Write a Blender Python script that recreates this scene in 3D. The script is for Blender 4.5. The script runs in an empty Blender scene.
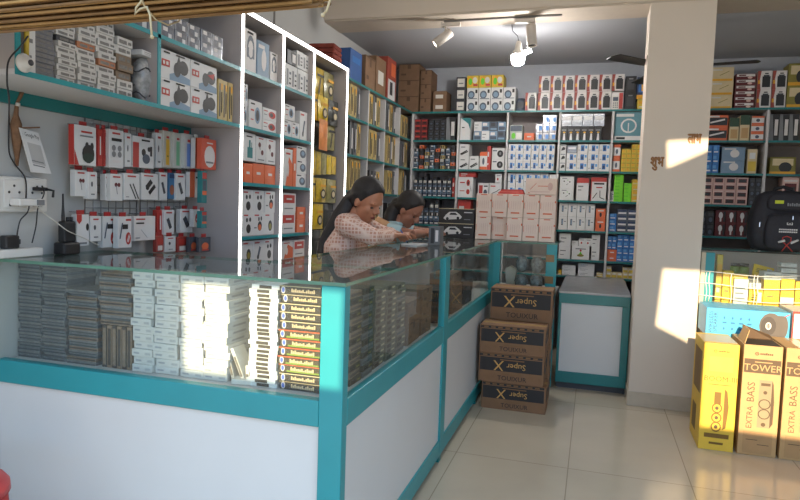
import bpy, bmesh, math, random
from mathutils import Vector, Matrix
random.seed(7)
SC = bpy.context.scene
COL = SC.collection
PI = math.pi

# ------------------------------------------------------------------ camera
CAMF, YAW, PITCH, ROLL, EYE = 635.6, -.29443, -.0684, .03285, Vector((0, 0, 1.35))
_fw = Vector((math.sin(YAW)*math.cos(PITCH), math.cos(YAW)*math.cos(PITCH), math.sin(PITCH)))
_r = _fw.cross(Vector((0, 0, 1))).normalized()
_u = _r.cross(_fw)
_r2 = _r*math.cos(ROLL) + _u*math.sin(ROLL)
_u2 = _u*math.cos(ROLL) - _r*math.sin(ROLL)
def ray(x, y): return _r2*((x-400)/CAMF) + _u2*((250-y)/CAMF) + _fw
def atX(x, y, X): d = ray(x, y); return EYE + d*((X-EYE.x)/d.x)
def atY(x, y, Y): d = ray(x, y); return EYE + d*((Y-EYE.y)/d.y)
def atZ(x, y, Z): d = ray(x, y); return EYE + d*((Z-EYE.z)/d.z)
cd = bpy.data.cameras.new('camera'); cam = bpy.data.objects.new('camera', cd); COL.objects.link(cam)
cd.sensor_width = 36; cd.lens = CAMF/800*36; cd.clip_start = .02; cd.clip_end = 200
rm = Matrix((_r2, _u2, -_fw)).transposed()
cam.matrix_world = Matrix.Translation(EYE) @ rm.to_4x4()
SC.camera = cam

# --------------------------------------------------------------- materials
def lin(c):
    c = c/255
    return c/12.92 if c <= .04045 else ((c+.055)/1.055)**2.4
def rgb(h):
    if isinstance(h, str): h = (int(h[0:2], 16), int(h[2:4], 16), int(h[4:6], 16))
    return (lin(h[0]), lin(h[1]), lin(h[2]), 1)
_M = {}
def mat(h, rough=.55, metal=0, var=.06, scale=14, spec=.5, coat=0, emit=0, key=None, stretch=None, bump=0):
    """procedural principled material: a noise gently varies the base colour"""
    k = (h if isinstance(h, str) else tuple(h), rough, metal, var, scale, spec, coat, emit, stretch, bump)
    if k in _M: return _M[k]
    m = bpy.data.materials.new('m_%d' % len(_M)); m.use_nodes = True
    nt = m.node_tree; b = nt.nodes['Principled BSDF']
    c = rgb(h)
    b.inputs['Roughness'].default_value = rough; b.inputs['Metallic'].default_value = metal
    b.inputs['Specular IOR Level'].default_value = spec
    b.inputs['Coat Weight'].default_value = coat
    if emit:
        b.inputs['Emission Color'].default_value = c; b.inputs['Emission Strength'].default_value = emit
    if var:
        tc = nt.nodes.new('ShaderNodeTexCoord'); no = nt.nodes.new('ShaderNodeTexNoise'); rp = nt.nodes.new('ShaderNodeValToRGB')
        no.inputs['Scale'].default_value = scale; no.inputs['Detail'].default_value = 3
        src = tc.outputs['Object']
        if stretch:
            mp = nt.nodes.new('ShaderNodeMapping'); mp.inputs['Scale'].default_value = stretch
            nt.links.new(src, mp.inputs['Vector']); src = mp.outputs['Vector']
        nt.links.new(src, no.inputs['Vector']); nt.links.new(no.outputs['Fac'], rp.inputs['Fac'])
        lo = tuple(v*(1-var) for v in c[:3]) + (1,); hi = tuple(min(1, v*(1+var)) for v in c[:3]) + (1,)
        rp.color_ramp.elements[0].position = .3; rp.color_ramp.elements[1].position = .7
        rp.color_ramp.elements[0].color = lo; rp.color_ramp.elements[1].color = hi
        nt.links.new(rp.outputs['Color'], b.inputs['Base Color'])
        if bump:
            bp = nt.nodes.new('ShaderNodeBump'); bp.inputs['Strength'].default_value = bump; bp.inputs['Distance'].default_value = .01
            nt.links.new(no.outputs['Fac'], bp.inputs['Height']); nt.links.new(bp.outputs['Normal'], b.inputs['Normal'])
    else:
        b.inputs['Base Color'].default_value = c
    _M[k] = m
    return m
def glass_mat(name, tint, ior=1.45, rough=0, haze=0):
    """sheet glass: fresnel mix of clear transmission and mirror reflection, with a little dust"""
    m = bpy.data.materials.new(name); m.use_nodes = True; nt = m.node_tree; nt.nodes.clear()
    o = nt.nodes.new('ShaderNodeOutputMaterial'); mx = nt.nodes.new('ShaderNodeMixShader')
    t = nt.nodes.new('ShaderNodeBsdfTransparent'); g = nt.nodes.new('ShaderNodeBsdfGlossy'); f = nt.nodes.new('ShaderNodeFresnel')
    t.inputs['Color'].default_value = tint; g.inputs['Roughness'].default_value = rough; f.inputs['IOR'].default_value = ior
    ge = nt.nodes.new('ShaderNodeNewGeometry'); inv = nt.nodes.new('ShaderNodeMath'); inv.operation = 'SUBTRACT'; inv.inputs[0].default_value = 1
    fm_ = nt.nodes.new('ShaderNodeMath'); fm_.operation = 'MULTIPLY'   # only the outer face of the sheet mirrors
    nt.links.new(ge.outputs['Backfacing'], inv.inputs[1]); nt.links.new(f.outputs[0], fm_.inputs[0]); nt.links.new(inv.outputs[0], fm_.inputs[1])
    nt.links.new(fm_.outputs[0], mx.inputs[0]); nt.links.new(t.outputs[0], mx.inputs[1]); nt.links.new(g.outputs[0], mx.inputs[2])
    last = mx
    if haze:
        d = nt.nodes.new('ShaderNodeBsdfDiffuse'); d.inputs['Color'].default_value = (.7, .7, .68, 1)
        m2 = nt.nodes.new('ShaderNodeMixShader')
        no = nt.nodes.new('ShaderNodeTexNoise'); no.inputs['Scale'].default_value = 3; no.inputs['Detail'].default_value = 5
        mu = nt.nodes.new('ShaderNodeMath'); mu.operation = 'MULTIPLY'; mu.inputs[1].default_value = haze*2
        nt.links.new(no.outputs['Fac'], mu.inputs[0]); nt.links.new(mu.outputs[0], m2.inputs[0])
        nt.links.new(mx.outputs[0], m2.inputs[1]); nt.links.new(d.outputs[0], m2.inputs[2]); last = m2
    nt.links.new(last.outputs[0], o.inputs[0])
    return m

TEAL = mat((34, 138, 144), .38, var=.05, scale=5)
TEALD = mat((22, 112, 112), .4, var=.06, scale=5)
WHITE_LAM = mat((205, 203, 200), .4, var=.03, scale=2)
BOARD = mat((172, 163, 160), .6, var=.04, scale=3)
BOARD_L = mat((196, 192, 190), .6, var=.04, scale=3)
GLASS = glass_mat('clear_glass', (.93, .96, .95, 1), haze=.012)
GLASS_TOP = glass_mat('counter_glass', (.9, .95, .94, 1), haze=.01)
GLASS_EDGE = mat((90, 130, 110), .2, var=.1)
LED = mat((255, 252, 244), .5, var=0, emit=5)
BLACK = mat((38, 36, 37), .45)
DGREY = mat((62, 62, 66), .5)
GREY = mat((120, 120, 122), .5)
WHITE = mat((212, 210, 208), .5, var=.03)
OFFW = mat((205, 200, 190), .55)
RED = mat((178, 56, 48), .5)
ORANGE = mat((214, 104, 62), .5)
YELLOW = mat((206, 176, 60), .5)
GREEN = mat((96, 190, 40), .5)
BLUE = mat((50, 110, 175), .5)
LBLUE = mat((90, 150, 200), .5)
BROWN = mat((124, 94, 70), .75, var=.08, scale=20)
BROWND = mat((92, 68, 50), .75, var=.08, scale=20)
TAN = mat((176, 142, 96), .7, var=.07)
CHROME = mat((200, 200, 205), .2, metal=1, var=0)
INK = mat((40, 36, 34), .7, var=0)
SKIN = mat((150, 98, 74), .55, var=.08, scale=30)

# ------------------------------------------------------------ mesh builder
class B:
    def __init__(s): s.v = []; s.f = []; s.m = []; s.mats = []; s.sm = []
    def mi(s, m):
        if m not in s.mats: s.mats.append(m)
        return s.mats.index(m)
    def face(s, pts, m, smooth=False):
        n = len(s.v); s.v += [tuple(p) for p in pts]; s.f.append(tuple(range(n, n+len(pts)))); s.m.append(s.mi(m)); s.sm.append(smooth)
    def mesh(s, verts, faces, m, smooth=False):
        n = len(s.v); s.v += [tuple(p) for p in verts]; k = s.mi(m)
        for f in faces: s.f.append(tuple(i+n for i in f)); s.m.append(k); s.sm.append(smooth)
        return s
    def box(s, x0, x1, y0, y1, z0, z1, m, bev=0, M=None):
        if x0 > x1: x0, x1 = x1, x0
        if y0 > y1: y0, y1 = y1, y0
        if z0 > z1: z0, z1 = z1, z0
        if bev:
            bm = bmesh.new(); bmesh.ops.create_cube(bm, size=1)
            for v in bm.verts: v.co = Vector((x0+(v.co.x+.5)*(x1-x0), y0+(v.co.y+.5)*(y1-y0), z0+(v.co.z+.5)*(z1-z0)))
            bmesh.ops.bevel(bm, geom=bm.edges[:], offset=bev, segments=2, profile=.5, affect='EDGES')
            bm.verts.index_update(); vs = [v.co.copy() for v in bm.verts]; fs = [[v.index for v in f.verts] for f in bm.faces]; bm.free()
        else:
            vs = [Vector(p) for p in ((x0,y0,z0),(x1,y0,z0),(x1,y1,z0),(x0,y1,z0),(x0,y0,z1),(x1,y0,z1),(x1,y1,z1),(x0,y1,z1))]
            fs = [(0,3,2,1),(4,5,6,7),(0,1,5,4),(1,2,6,5),(2,3,7,6),(3,0,4,7)]
        if M: vs = [M @ p for p in vs]
        return s.mesh(vs, fs, m)
    def tube(s, path, r, m, seg=8, closed=False, cap=True, smooth=True):
        path = [Vector(p) for p in path]; n = len(path); rr = r if isinstance(r, (list, tuple)) else [r]*n
        rings = []; up = None
        for i, p in enumerate(path):
            if closed: t = path[(i+1) % n]-path[i-1]
            else: t = path[min(i+1, n-1)]-path[max(i-1, 0)]
            if t.length < 1e-9: t = Vector((0, 0, 1))
            t.normalize()
            if up is None: up = t.orthogonal().normalized()
            up = (up-t*up.dot(t)); up = up.normalized() if up.length > 1e-6 else t.orthogonal().normalized()
            w = t.cross(up)
            rings.append([p+(up*math.cos(a)+w*math.sin(a))*rr[i] for a in [2*PI*k/seg for k in range(seg)]])
        vs = [q for rg in rings for q in rg]; fs = []
        for i in range(n if closed else n-1):
            j = (i+1) % n
            for k in range(seg): fs.append((i*seg+k, i*seg+(k+1) % seg, j*seg+(k+1) % seg, j*seg+k))
        if cap and not closed: fs.append(tuple(range(seg))[::-1]); fs.append(tuple((n-1)*seg+k for k in range(seg)))
        return s.mesh(vs, fs, m, smooth)
    def cyl(s, p, q, r, m, r2=None, seg=16, smooth=True): return s.tube([p, q], [r, r if r2 is None else r2], m, seg, smooth=smooth)
    def lathe(s, prof, m, c=(0,0,0), ax=(0,0,1), seg=20, smooth=True):
        """prof: (radius, height) pairs revolved about ax through c"""
        ax = Vector(ax).normalized(); a = ax.orthogonal().normalized(); b = ax.cross(a); c = Vector(c); vs = []; fs = []
        for r, h in prof:
            for k in range(seg):
                t = 2*PI*k/seg; vs.append(c+ax*h+(a*math.cos(t)+b*math.sin(t))*r)
        for i in range(len(prof)-1):
            for k in range(seg): fs.append((i*seg+k, i*seg+(k+1) % seg, (i+1)*seg+(k+1) % seg, (i+1)*seg+k))
        fs.append(tuple(range(seg))[::-1]); fs.append(tuple((len(prof)-1)*seg+k for k in range(seg)))
        return s.mesh(vs, fs, m, smooth)
    def prism(s, pts, d, m):
        """extrude a closed outline (3d points) by vector d"""
        d = Vector(d); pts = [Vector(p) for p in pts]; n = len(pts); vs = pts+[p+d for p in pts]
        fs = [tuple(range(n))[::-1], tuple(range(n, 2*n))]+[(i, (i+1) % n, n+(i+1) % n, n+i) for i in range(n)]
        return s.mesh(vs, fs, m)
    def ball(s, c, r, m, seg=14, rings=9, sc=(1,1,1)):
        vs = []; fs = []; c = Vector(c)
        for i in range(rings+1):
            t = PI*i/rings
            for k in range(seg):
                a = 2*PI*k/seg; vs.append(c+Vector((r*sc[0]*math.sin(t)*math.cos(a), r*sc[1]*math.sin(t)*math.sin(a), r*sc[2]*math.cos(t))))
        for i in range(rings):
            for k in range(seg): fs.append((i*seg+k, (i+1)*seg+k, (i+1)*seg+(k+1) % seg, i*seg+(k+1) % seg))
        return s.mesh(vs, fs, m, True)
    def text(s, string, o, right, up, size, m, align='CENTER', width=None, font=None):
        vs, fs, w, = text_mesh(string, align)
        R = Vector(right).normalized(); U = Vector(up).normalized(); o = Vector(o)
        sx = size if width is None or w == 0 else width/w
        return s.mesh([o+R*(x*sx)+U*(y*size) for x, y in vs], fs, m)
    def build(s, name, parent=None, loc=(0,0,0), rz=0, rot=None):
        me = bpy.data.meshes.new(name); me.from_pydata(s.v, [], s.f)
        for m in s.mats: me.materials.append(m)
        me.polygons.foreach_set('material_index', s.m); me.polygons.foreach_set('use_smooth', s.sm); me.update()
        o = bpy.data.objects.new(name, me); COL.objects.link(o); o.location = loc
        o.rotation_euler = rot if rot else (0, 0, rz)
        if parent: o.parent = parent
        return o
_T = {}
def text_mesh(string, align):
    k = (string, align)
    if k not in _T:
        c = bpy.data.curves.new('t', 'FONT'); c.body = string; c.align_x = align; c.align_y = 'CENTER'; c.size = 1.38; c.resolution_u = 2
        o = bpy.data.objects.new('t', c); COL.objects.link(o)
        dg = bpy.context.evaluated_depsgraph_get(); me = bpy.data.meshes.new_from_object(o.evaluated_get(dg))
        vs = [(v.co.x, v.co.y) for v in me.vertices]; fs = [tuple(p.vertices) for p in me.polygons]
        bpy.data.objects.remove(o); bpy.data.curves.remove(c); bpy.data.meshes.remove(me)
        w = (max(v[0] for v in vs)-min(v[0] for v in vs)) if vs else 0
        _T[k] = (vs, fs, w)
    return _T[k]
_LAB = {}
def tag(o, label, cat, group=None):
    label = ' '.join(label.split())
    n = len(label.split())
    if n < 4 or n > 16: print('LABEL LENGTH', n, label)
    _LAB.setdefault(label, []).append(o.name)
    o['label'] = label; o['category'] = cat
    if group: o['group'] = group
    return o
def empty(name, loc=(0,0,0), rz=0):
    o = bpy.data.objects.new(name, None); o.empty_display_size = .05; COL.objects.link(o); o.location = loc; o.rotation_euler = (0, 0, rz)
    return o
def struct(o): o['kind'] = 'structure'; return o
def boxo(name, dims, m, parent=None, bev=0): return B().box(*dims, m, bev).build(name, parent)
# ================================================================= SETTING
XR, XW = -1.80, -2.12            # left rack front, left wall
YR, YB = 6.20, 6.50              # back rack front, back wall
YP = 4.72                        # pillar front
# big glossy tiles with thin joints
fm = bpy.data.materials.new('floor_tiles'); fm.use_nodes = True; nt = fm.node_tree; b = nt.nodes['Principled BSDF']
tc = nt.nodes.new('ShaderNodeTexCoord'); br = nt.nodes.new('ShaderNodeTexBrick'); mp = nt.nodes.new('ShaderNodeMapping')
mp.inputs['Location'].default_value = (.065, .2, 0)
br.offset = 0; br.inputs['Scale'].default_value = 1; br.inputs['Brick Width'].default_value = .6; br.inputs['Row Height'].default_value = 1.2
br.inputs['Mortar Size'].default_value = .0025; br.inputs['Color1'].default_value = rgb((206, 192, 170)); br.inputs['Color2'].default_value = rgb((202, 188, 166)); br.inputs['Mortar'].default_value = rgb((160, 146, 126))
no = nt.nodes.new('ShaderNodeTexNoise'); no.inputs['Scale'].default_value = 2.5; no.inputs['Detail'].default_value = 6
mx = nt.nodes.new('ShaderNodeMixRGB'); mx.blend_type = 'MULTIPLY'; mx.inputs[0].default_value = .22
nt.links.new(tc.outputs['Object'], mp.inputs['Vector']); nt.links.new(mp.outputs[0], br.inputs['Vector']); nt.links.new(tc.outputs['Object'], no.inputs['Vector'])
nt.links.new(br.outputs['Color'], mx.inputs[1]); nt.links.new(no.outputs['Fac'], mx.inputs[2]); nt.links.new(mx.outputs[0], b.inputs['Base Color'])
b.inputs['Roughness'].default_value = .16
WALL = mat((188, 186, 182), .8, var=.04, scale=1.5)
CREAM = mat((196, 182, 166), .7, var=.03)
PLASTER = mat((214, 200, 184), .75, var=.03, scale=1.2)
CEIL = mat((170, 170, 174), .85, var=.03, scale=1)
struct(boxo('floor', (-2.2, 3.2, -.6, 6.6, -.1, 0), fm))
struct(boxo('wall_left', (-2.2, XW, .9, 6.6, 0, 3.2), WALL))
struct(boxo('wall_back', (-2.2, 3.2, YB, 6.65, 0, 3.2), mat((166, 168, 174), .8, var=.03)))
struct(boxo('wall_right', (3.0, 3.2, .9, 6.6, 0, 3.2), WALL))
struct(boxo('ceiling', (-2.2, 3.2, 5.04, 6.6, 2.79, 2.95), CEIL))
struct(boxo('ceiling', (-2.2, 3.2, 1.25, YP, 3.1, 3.25), CEIL))
bm_ = B().box(-2.2, 3.2, YP, 5.04, 2.80, 3.3, PLASTER); struct(bm_.build('beam'))
struct(boxo('trim_1', (XW, 3.0, YP+.01, 5.05, 2.785, 2.80), CREAM))
struct(boxo('pillar', (.295, .706, YP, 5.05, 0, 2.785), PLASTER))
tb = B().box(.285, .716, YP-.012, 5.06, 0, .10, mat((190, 176, 156), .3, var=.06), .002); struct(tb.build('baseboard_pillar'))
# joint on the wall above the left rack
struct(boxo('trim_2', (XW, XW+.006, 3.90, 3.915, 2.36, 3.1), mat((120, 116, 110), .8)))

# ------------------------------------------------- glass display counter (L shaped)
dc = tag(empty('display_counter', (-1.3, 3.0, 0)), 'long L-shaped glass display counter with teal frame and white lower panels', 'counter')
dc_l = Vector((-1.3, 3.0, 0))
def dpart(name, dims, m, bev=.003, label=None):
    x0, x1, y0, y1, z0, z1 = dims
    o = B().box(x0+1.3, x1+1.3, y0-3, y1-3, z0, z1, m, bev).build(name, dc)
    if label: o['label'] = label
    return o
X0, X1, Y0, ZT = XW+.004, -.72, 1.81, 1.11       # front run: wall to corner, front face at Y0
YE, XE, YD = 4.95, -.255, 5.5                    # end run facing the door
dpart('frame_post', (-.80, X1, Y0, Y0+.045, .0, ZT-.012), TEAL)
dpart("frame_post", (X1-.0325, X1+.002, 3.20, 3.30, .06, ZT-.012), TEAL)
dpart('frame_post', (X1-.05, X1+.035, YE, YE+.08, .0, ZT-.012), TEAL)
dpart('frame_post', (-.335, XE, YE, YE+.03, .0, ZT-.012), TEAL)

dpart('frame_rail', (X0, -.80, Y0, Y0+.04, .645, .73), TEAL)
dpart('frame_rail', (X0, -.80, Y0, Y0+.04, .05, .12), TEAL)
dpart('frame_rail', (X1-.03, X1, Y0+.045, YE, .645, .735), TEAL)
dpart('frame_rail', (X1-.03, X1, Y0+.045, YE, .035, .125), TEAL)
dpart('frame_rail', (X1+.035, -.335, YE, YE+.03, .645, .735), TEAL)
dpart('frame_rail', (X1+.035, -.335, YE, YE+.03, .035, .125), TEAL)
dpart('front_panel', (X0, -.80, Y0+.012, Y0+.03, .12, .645), WHITE_LAM, 0)
dpart('side_panel', (X1-.024, X1-.008, Y0+.045, 3.20, .125, .645), WHITE_LAM, 0)
dpart('side_panel', (X1-.024, X1-.008, 3.30, YE, .125, .645), WHITE_LAM, 0)

dpart('end_panel', (X1+.035, -.335, YE+.01, YE+.025, .125, .645), WHITE_LAM, 0)
dpart('foot', (X1-.035, X1-.004, 3.22, 3.26, 0, .035), TEALD, 0)
dpart('foot', (X1-.035, X1-.004, 4.3, 4.34, 0, .035), TEALD, 0)
dpart('deck', (X0, -.76, Y0+.04, 2.34, .70, .72), BOARD_L, 0)
dpart('deck', (-1.24, X1-.03, 2.34, YD, .70, .72), BOARD_L, 0)
dpart('deck', (X1-.03, XE, YE+.03, YD, .70, .72), BOARD_L, 0)
dpart('back_panel', (X0, -1.25, 2.33, 2.345, .05, 1.095), BOARD, 0)
dpart('back_panel', (-1.26, -1.245, 2.345, YD, .05, 1.095), BOARD, 0)
dpart('glass_pane', (X0, -.80, Y0+.014, Y0+.02, .73, ZT-.012), GLASS, 0)
dpart('glass_pane', (X1-.02, X1-.014, Y0+.045, 3.20, .735, ZT-.012), GLASS, 0)
dpart('glass_pane', (X1-.02, X1-.014, 3.30, YE, .735, ZT-.012), GLASS, 0)
dpart('glass_pane', (X1+.035, -.335, YE+.012, YE+.018, .735, ZT-.012), GLASS, 0)
def sheet(x0, x1, y0, y1):
    t = dpart('glass_top', (x0, x1, y0, y1, ZT-.012, ZT), GLASS_TOP, 0)
    e = B()
    for d in ((x0, x1, y0-.0015, y0, ZT-.0115, ZT-.0005), (x0, x1, y1, y1+.0015, ZT-.0115, ZT-.0005), (x0-.0015, x0, y0, y1, ZT-.0115, ZT-.0005), (x1, x1+.0015, y0, y1, ZT-.0115, ZT-.0005)):
        e.box(d[0]+1.3, d[1]+1.3, d[2]-3, d[3]-3, d[4], d[5], GLASS_EDGE)
    eo = e.build('polished_edge', t); eo['label'] = 'green polished glass edge'
sheet(X0+.002, X1+.002, Y0-.004, 2.348)
sheet(-1.262, X1+.002, 2.352, YD)
sheet(X1+.006, XE, YE-.004, YD)
# brown packing tape on the end post
for z in (.80, .965): dpart('tape', (-.337, -.275, YE-.002, YE-.0005, z, z+.055), mat((120, 92, 46), .35), 0)

# ------------------------------------------------- base cabinet under the back rack
bc = tag(empty('base_cabinet', (.04, 5.4, 0)), 'low teal-framed cabinet with white panel beside the white pillar', 'cabinet')
def bpart(name, dims, m, bev=.003):
    x0, x1, y0, y1, z0, z1 = dims; return B().box(x0-.04, x1-.04, y0-5.4, y1-5.4, z0, z1, m, bev).build(name, bc)
bpart('frame_rail', (-.225, .288, 4.95, 4.98, .66, .735), TEALD)
bpart('frame_rail', (-.225, .288, 4.95, 4.98, .05, .135), TEALD)
bpart('frame_post', (-.225, -.205, 4.95, 4.98, .135, .66), TEALD)
bpart('frame_post', (.235, .288, 4.95, 4.98, .135, .66), TEALD)
bpart('front_panel', (-.205, .235, 4.962, 4.975, .135, .66), WHITE_LAM, 0)
bpart('plinth', (-.22, .28, 4.99, 6.19, 0, .05), DGREY, 0)
bpart('carcass', (-.225, .288, 4.98, 6.185, .05, .70), BOARD, 0)
bpart('worktop', (-.23, .29, 4.945, 6.19, .735, .749), mat((150, 150, 152), .25, var=.06))

# ------------------------------------------------- left rack with lit uprights
SL = [1.16, 1.452, 1.752, 2.046]                 # shelf heights
lr = tag(empty('display_rack', (-1.93, 3.7, 0)), 'tall shelving rack with glowing white edge strips along left wall', 'rack')
def lpart(name, dims, m, bev=0, par=None):
    x0, x1, y0, y1, z0, z1 = dims
    return B().box(x0+1.93, x1+1.93, y0-3.7, y1-3.7, z0, z1, m, bev).build(name, par or lr)
UP = [2.985, 3.44, 3.865, 4.45]
for y in UP: lpart('upright', (XW+.004, XR, y-.009, y+.009, 0, 2.34), BOARD)
for y in UP:
    lpart('light_strip', (XR, XR+.006, y-.009, y+.009, .75, 2.335), LED)
lpart('light_strip', (XR, XR+.006, UP[0]-.009, UP[3]+.009, 2.335, 2.355), LED)
lpart('top_board', (XW+.004, XR, UP[0]-.009, UP[3]+.009, 2.335, 2.355), BOARD)
lpart('back_board', (XW+.002, XW+.012, UP[0], UP[3], 0, 2.335), mat((150, 132, 128), .7))
for i in range(2):
    for z in [.6, .875]+SL:
        s = lpart('shelf', (XW+.012, XR-.004, UP[i]+.009, UP[i+1]-.009, z-.018, z), BOARD)
        lpart('edge_band', (XR-.004, XR, UP[i]+.009, UP[i+1]-.009, z-.018, z), TEAL, 0, s)
        s.children[0]['label'] = 'teal edge band'
gl = lpart('hook_board', (XW+.012, XW+.022, UP[2]+.009, UP[3]-.009, .75, 2.335), mat((70, 96, 70), .5))

# ------------------------------------------------- overhead unit left of the rack
wu = tag(empty('wall_shelf', (-1.93, 2.3, 1.69)), 'teal-edged overhead shelf unit on left wall above the hanging accessories', 'shelf')
def wpart(name, dims, m, par=None):
    x0, x1, y0, y1, z0, z1 = dims
    return B().box(x0+1.93, x1+1.93, y0-2.3, y1-2.3, z0-1.69, z1-1.69, m).build(name, par or wu)
YW0, YW1 = 1.62, 2.976
s = wpart('shelf', (XW+.003, XR-.004, YW0, YW1, 1.734, 1.752), BOARD_L); wpart('edge_band', (XR-.004, XR, YW0, YW1, 1.734, 1.752), TEAL, s)
wpart('wall_batten', (XW+.003, XW+.02, YW0, YW1, 1.685, 1.734), TEALD)
s = wpart('shelf', (XW+.003, XR-.004, YW0+.02, YW1, 2.028, 2.046), BOARD_L); wpart('edge_band', (XR-.004, XR, YW0+.02, YW1, 2.028, 2.046), TEAL, s)
s = wpart('top_board', (XW+.003, XR-.004, YW0, YW1, 2.335, 2.355), BOARD_L); wpart('edge_band', (XR-.004, XR, YW0, YW1, 2.335, 2.355), TEAL, s)
for y in (YW0, 2.315):
    s = wpart('divider', (XW+.003, XR-.004, y, y+.02, 1.752, 2.335), BOARD); wpart('edge_band', (XR-.004, XR, y, y+.02, 1.752, 2.335), TEAL, s)

# ------------------------------------------------- deep left rack and back racks
SB = [.905, 1.18, 1.46, 1.735, 2.02, 2.30]
dr = tag(empty('shelf_rack', (-1.93, 5.3, 0)), 'teal-edged shelf rack on left wall beyond the lit uprights', 'rack')
def drpart(name, dims, m, par=None):
    x0, x1, y0, y1, z0, z1 = dims
    return B().box(x0+1.93, x1+1.93, y0-5.3, y1-5.3, z0, z1, m).build(name, par or dr)
DY = [4.46, 4.93, 5.36, 5.80, 6.19]
for y in DY[1:-1]: drpart('upright', (XW+.004, XR, y-.009, y+.009, 0, 2.282), BOARD_L)
for z in SB:
    for i in range(4):
        a, c = (DY[i]+.009 if z < 2.2 else DY[i]), (DY[i+1]-.009 if z < 2.2 else DY[i+1])
        s = drpart('shelf', (XW+.012, XR-.004, a, c, z-.018, z), BOARD); drpart('edge_band', (XR-.004, XR+.001, a, c, z-.018, z), TEALD, s)
drpart('back_board', (XW+.002, XW+.012, DY[0], DY[-1], 0, 2.282), mat((120, 112, 108), .7))
def back_rack(name, label, xs, zbot, tone):
    cx = (xs[0]+xs[-1])/2
    r = tag(empty(name, (cx, 6.35, zbot)), label, 'rack')
    def p(nm, d, m, par=None): return B().box(d[0]-cx, d[1]-cx, d[2]-6.35, d[3]-6.35, d[4]-zbot, d[5]-zbot, m).build(nm, par or r)
    for x in xs: p('upright', (x-.01, x+.01, YR, YB-.012, zbot, 2.282), BOARD_L)
    for z in [.75]+SB:
        a, c = xs[0]+.01, xs[-1]-.01
        segs = [(xs[i]+.01, xs[i+1]-.01) for i in range(len(xs)-1)] if z < 2.2 else [(xs[0]-.01, xs[-1]+.01)]
        for a, c in segs:
            s = p('shelf', (a, c, YR+.004, YB-.012, z-.018, z), BOARD); p('edge_band', (a, c, YR-.002, YR+.004, z-.018, z), TEALD, s)
    p('back_board', (xs[0]-.01, xs[-1]+.01, YB-.012, YB-.003, zbot, 2.30), tone)
    return r
BX = [-1.79, -1.321, -.841, -.354, .119, .395]
back_rack('shelf_rack', 'wide teal-edged shelf rack against the back wall left of the pillar', BX, 0, mat((150, 140, 138), .7))
RX = [.80, 1.387, 1.98, 2.58]
back_rack('shelf_rack', 'teal-edged shelf rack against the back wall right of the pillar', RX, 0, mat((120, 108, 100), .7))

# ------------------------------------------------- right showcase beside the pillar
rs = tag(empty('showcase', (1.5, 5.0, 0)), 'glass showcase of yellow packets right of the pillar under the backpack', 'counter')
def rpart(name, d, m, bev=.002): return B().box(d[0]-1.5, d[1]-1.5, d[2]-5, d[3]-5, d[4], d[5], m, bev).build(name, rs)
RZ = 1.118
rpart('frame_post', (.745, .80, 4.76, 4.80, 0, RZ-.012), TEAL)
rpart('frame_post', (2.3, 2.36, 4.76, 4.80, 0, RZ-.012), TEAL)
rpart('frame_rail', (.80, 2.3, 4.76, 4.79, .70, .765), mat((176, 148, 120), .5))
rpart('front_panel', (.80, 2.3, 4.77, 4.785, .05, .70), WHITE_LAM, 0)
rpart('deck', (.76, 2.35, 4.80, 5.35, .745, .76), BOARD_L, 0)
rpart('back_panel', (.76, 2.35, 5.35, 5.365, .05, RZ-.012), BOARD, 0)
rpart('glass_pane', (.80, 2.3, 4.77, 4.776, .765, RZ-.012), GLASS, 0)
rpart('glass_pane', (.722, .728, 4.80, 5.35, .765, RZ-.012), GLASS, 0)
rpart('frame_rail', (.716, .745, 4.76, 4.80, 0, RZ-.012), mat((190, 176, 150), .5))
rpart('glass_top', (.716, 2.36, 4.755, 5.37, RZ-.012, RZ), GLASS_TOP, 0)
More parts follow.
